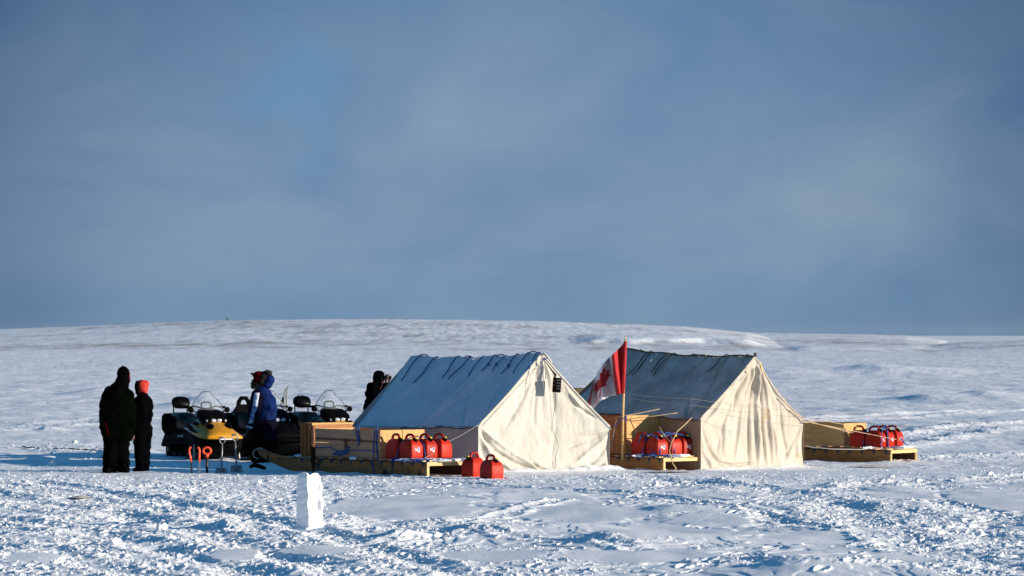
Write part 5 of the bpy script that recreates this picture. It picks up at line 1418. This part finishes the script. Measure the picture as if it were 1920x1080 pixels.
# lens vignette painted into the sky colour; one gap shows clear blue
ax = N('ShaderNodeMath'); ax.operation = 'POWER'; ax0 = N('ShaderNodeMath'); ax0.operation = 'ABSOLUTE'; Lk(sx.outputs['X'], ax0.inputs[0]); Lk(ax0.outputs[0], ax.inputs[0]); ax.inputs[1].default_value = 2
az_ = N('ShaderNodeMath'); az_.operation = 'POWER'; Lk(sx.outputs['Z'], az_.inputs[0]); az_.inputs[1].default_value = 2
az2 = N('ShaderNodeMath'); az2.operation = 'MULTIPLY_ADD'; az2.inputs[1].default_value = .9; Lk(az_.outputs[0], az2.inputs[0]); Lk(ax.outputs[0], az2.inputs[2])
mr2 = N('ShaderNodeMapRange'); mr2.interpolation_type = 'SMOOTHSTEP'; mr2.inputs['From Min'].default_value = .003; mr2.inputs['From Max'].default_value = .026; mr2.inputs['To Min'].default_value = 1; mr2.inputs['To Max'].default_value = .50; Lk(az2.outputs[0], mr2.inputs['Value'])
mul3 = N('ShaderNodeMixRGB'); mul3.blend_type = 'MULTIPLY'; mul3.inputs[0].default_value = 1; Lk(mulc.outputs[0], mul3.inputs[1])
mr2.inputs['To Min'].default_value = 0; mr2.inputs['To Max'].default_value = 1; dk = N('ShaderNodeMixRGB'); dk.inputs[1].default_value = (1,1,1,1); dk.inputs[2].default_value = (.46,.53,.63,1)
Lk(mr2.outputs[0], dk.inputs[0]); Lk(dk.outputs[0], mul3.inputs[2])
gp_ = N('ShaderNodeVectorMath'); gp_.operation = 'DISTANCE'; gp_.inputs[1].default_value = (-.051,.9970,.0615)
nd = N('ShaderNodeVectorMath'); nd.operation = 'NORMALIZE'; Lk(tc.outputs['Generated'], nd.inputs[0]); Lk(nd.outputs[0], gp_.inputs[0])
n3 = N('ShaderNodeTexNoise'); n3.inputs['Scale'].default_value = 60; n3.inputs['Detail'].default_value = 4; Lk(tc.outputs['Generated'], n3.inputs[0])
ga = N('ShaderNodeMath'); ga.operation = 'MULTIPLY_ADD'; ga.inputs[1].default_value = .05; Lk(n3.outputs[0], ga.inputs[0]); Lk(gp_.outputs['Value'], ga.inputs[2])
mr3 = N('ShaderNodeMapRange'); mr3.interpolation_type = 'SMOOTHSTEP'; mr3.inputs['From Min'].default_value = .022; mr3.inputs['From Max'].default_value = .048; mr3.inputs['To Min'].default_value = .38; mr3.inputs['To Max'].default_value = 0; Lk(ga.outputs[0], mr3.inputs['Value'])
mul4 = N('ShaderNodeMixRGB'); mul4.inputs[2].default_value = cc(86,146,196); Lk(mr3.outputs[0], mul4.inputs[0]); Lk(mul3.outputs[0], mul4.inputs[1])
mul3 = mul4
Lk(mul3.outputs[0], mixs.inputs[2])
Lk(mixs.outputs[0], bg.inputs['Color'])

HAZE = 1
if HAZE:
    hm = bpy.data.materials.new('haze'); hm.use_nodes = True; hn = hm.node_tree; hn.nodes.clear()
    ho = hn.nodes.new('ShaderNodeOutputMaterial'); hv = hn.nodes.new('ShaderNodeVolumePrincipled')
    hv.inputs['Color'].default_value = (.8,.88,1,1); hv.inputs['Density'].default_value = .00003; hv.inputs['Anisotropy'].default_value = .2
    hn.links.new(hv.outputs[0], ho.inputs['Volume'])
    o = MB().box((0, 4400, 9), (16000, 9900, 28)).build('haze', hm); tag(o, 'thin cold air over the snow field', 'haze', kind='stuff')

# ------------------------------------------------------------------ camera
cam = bpy.data.cameras.new('camera'); co_ = bpy.data.objects.new('scene_camera', cam); COL.objects.link(co_)
cam.sensor_width = 36; cam.lens = F*36/1920; co_.location = (0,0,H); co_.rotation_euler = (math.pi/2,0,0)
cam.shift_y = (HZ-540)/1920; cam.clip_end = 30000; cam.clip_start = .5
cam.dof.use_dof = True; cam.dof.focus_distance = 70; cam.dof.aperture_fstop = 9
SC.camera = co_
SC.view_settings.view_transform = 'Standard'; SC.view_settings.look = 'None'; SC.view_settings.exposure = EXPO; SC.view_settings.gamma = 1
SC.cycles.use_denoising = True; SC.cycles.max_bounces = 8; SC.cycles.use_adaptive_sampling = True
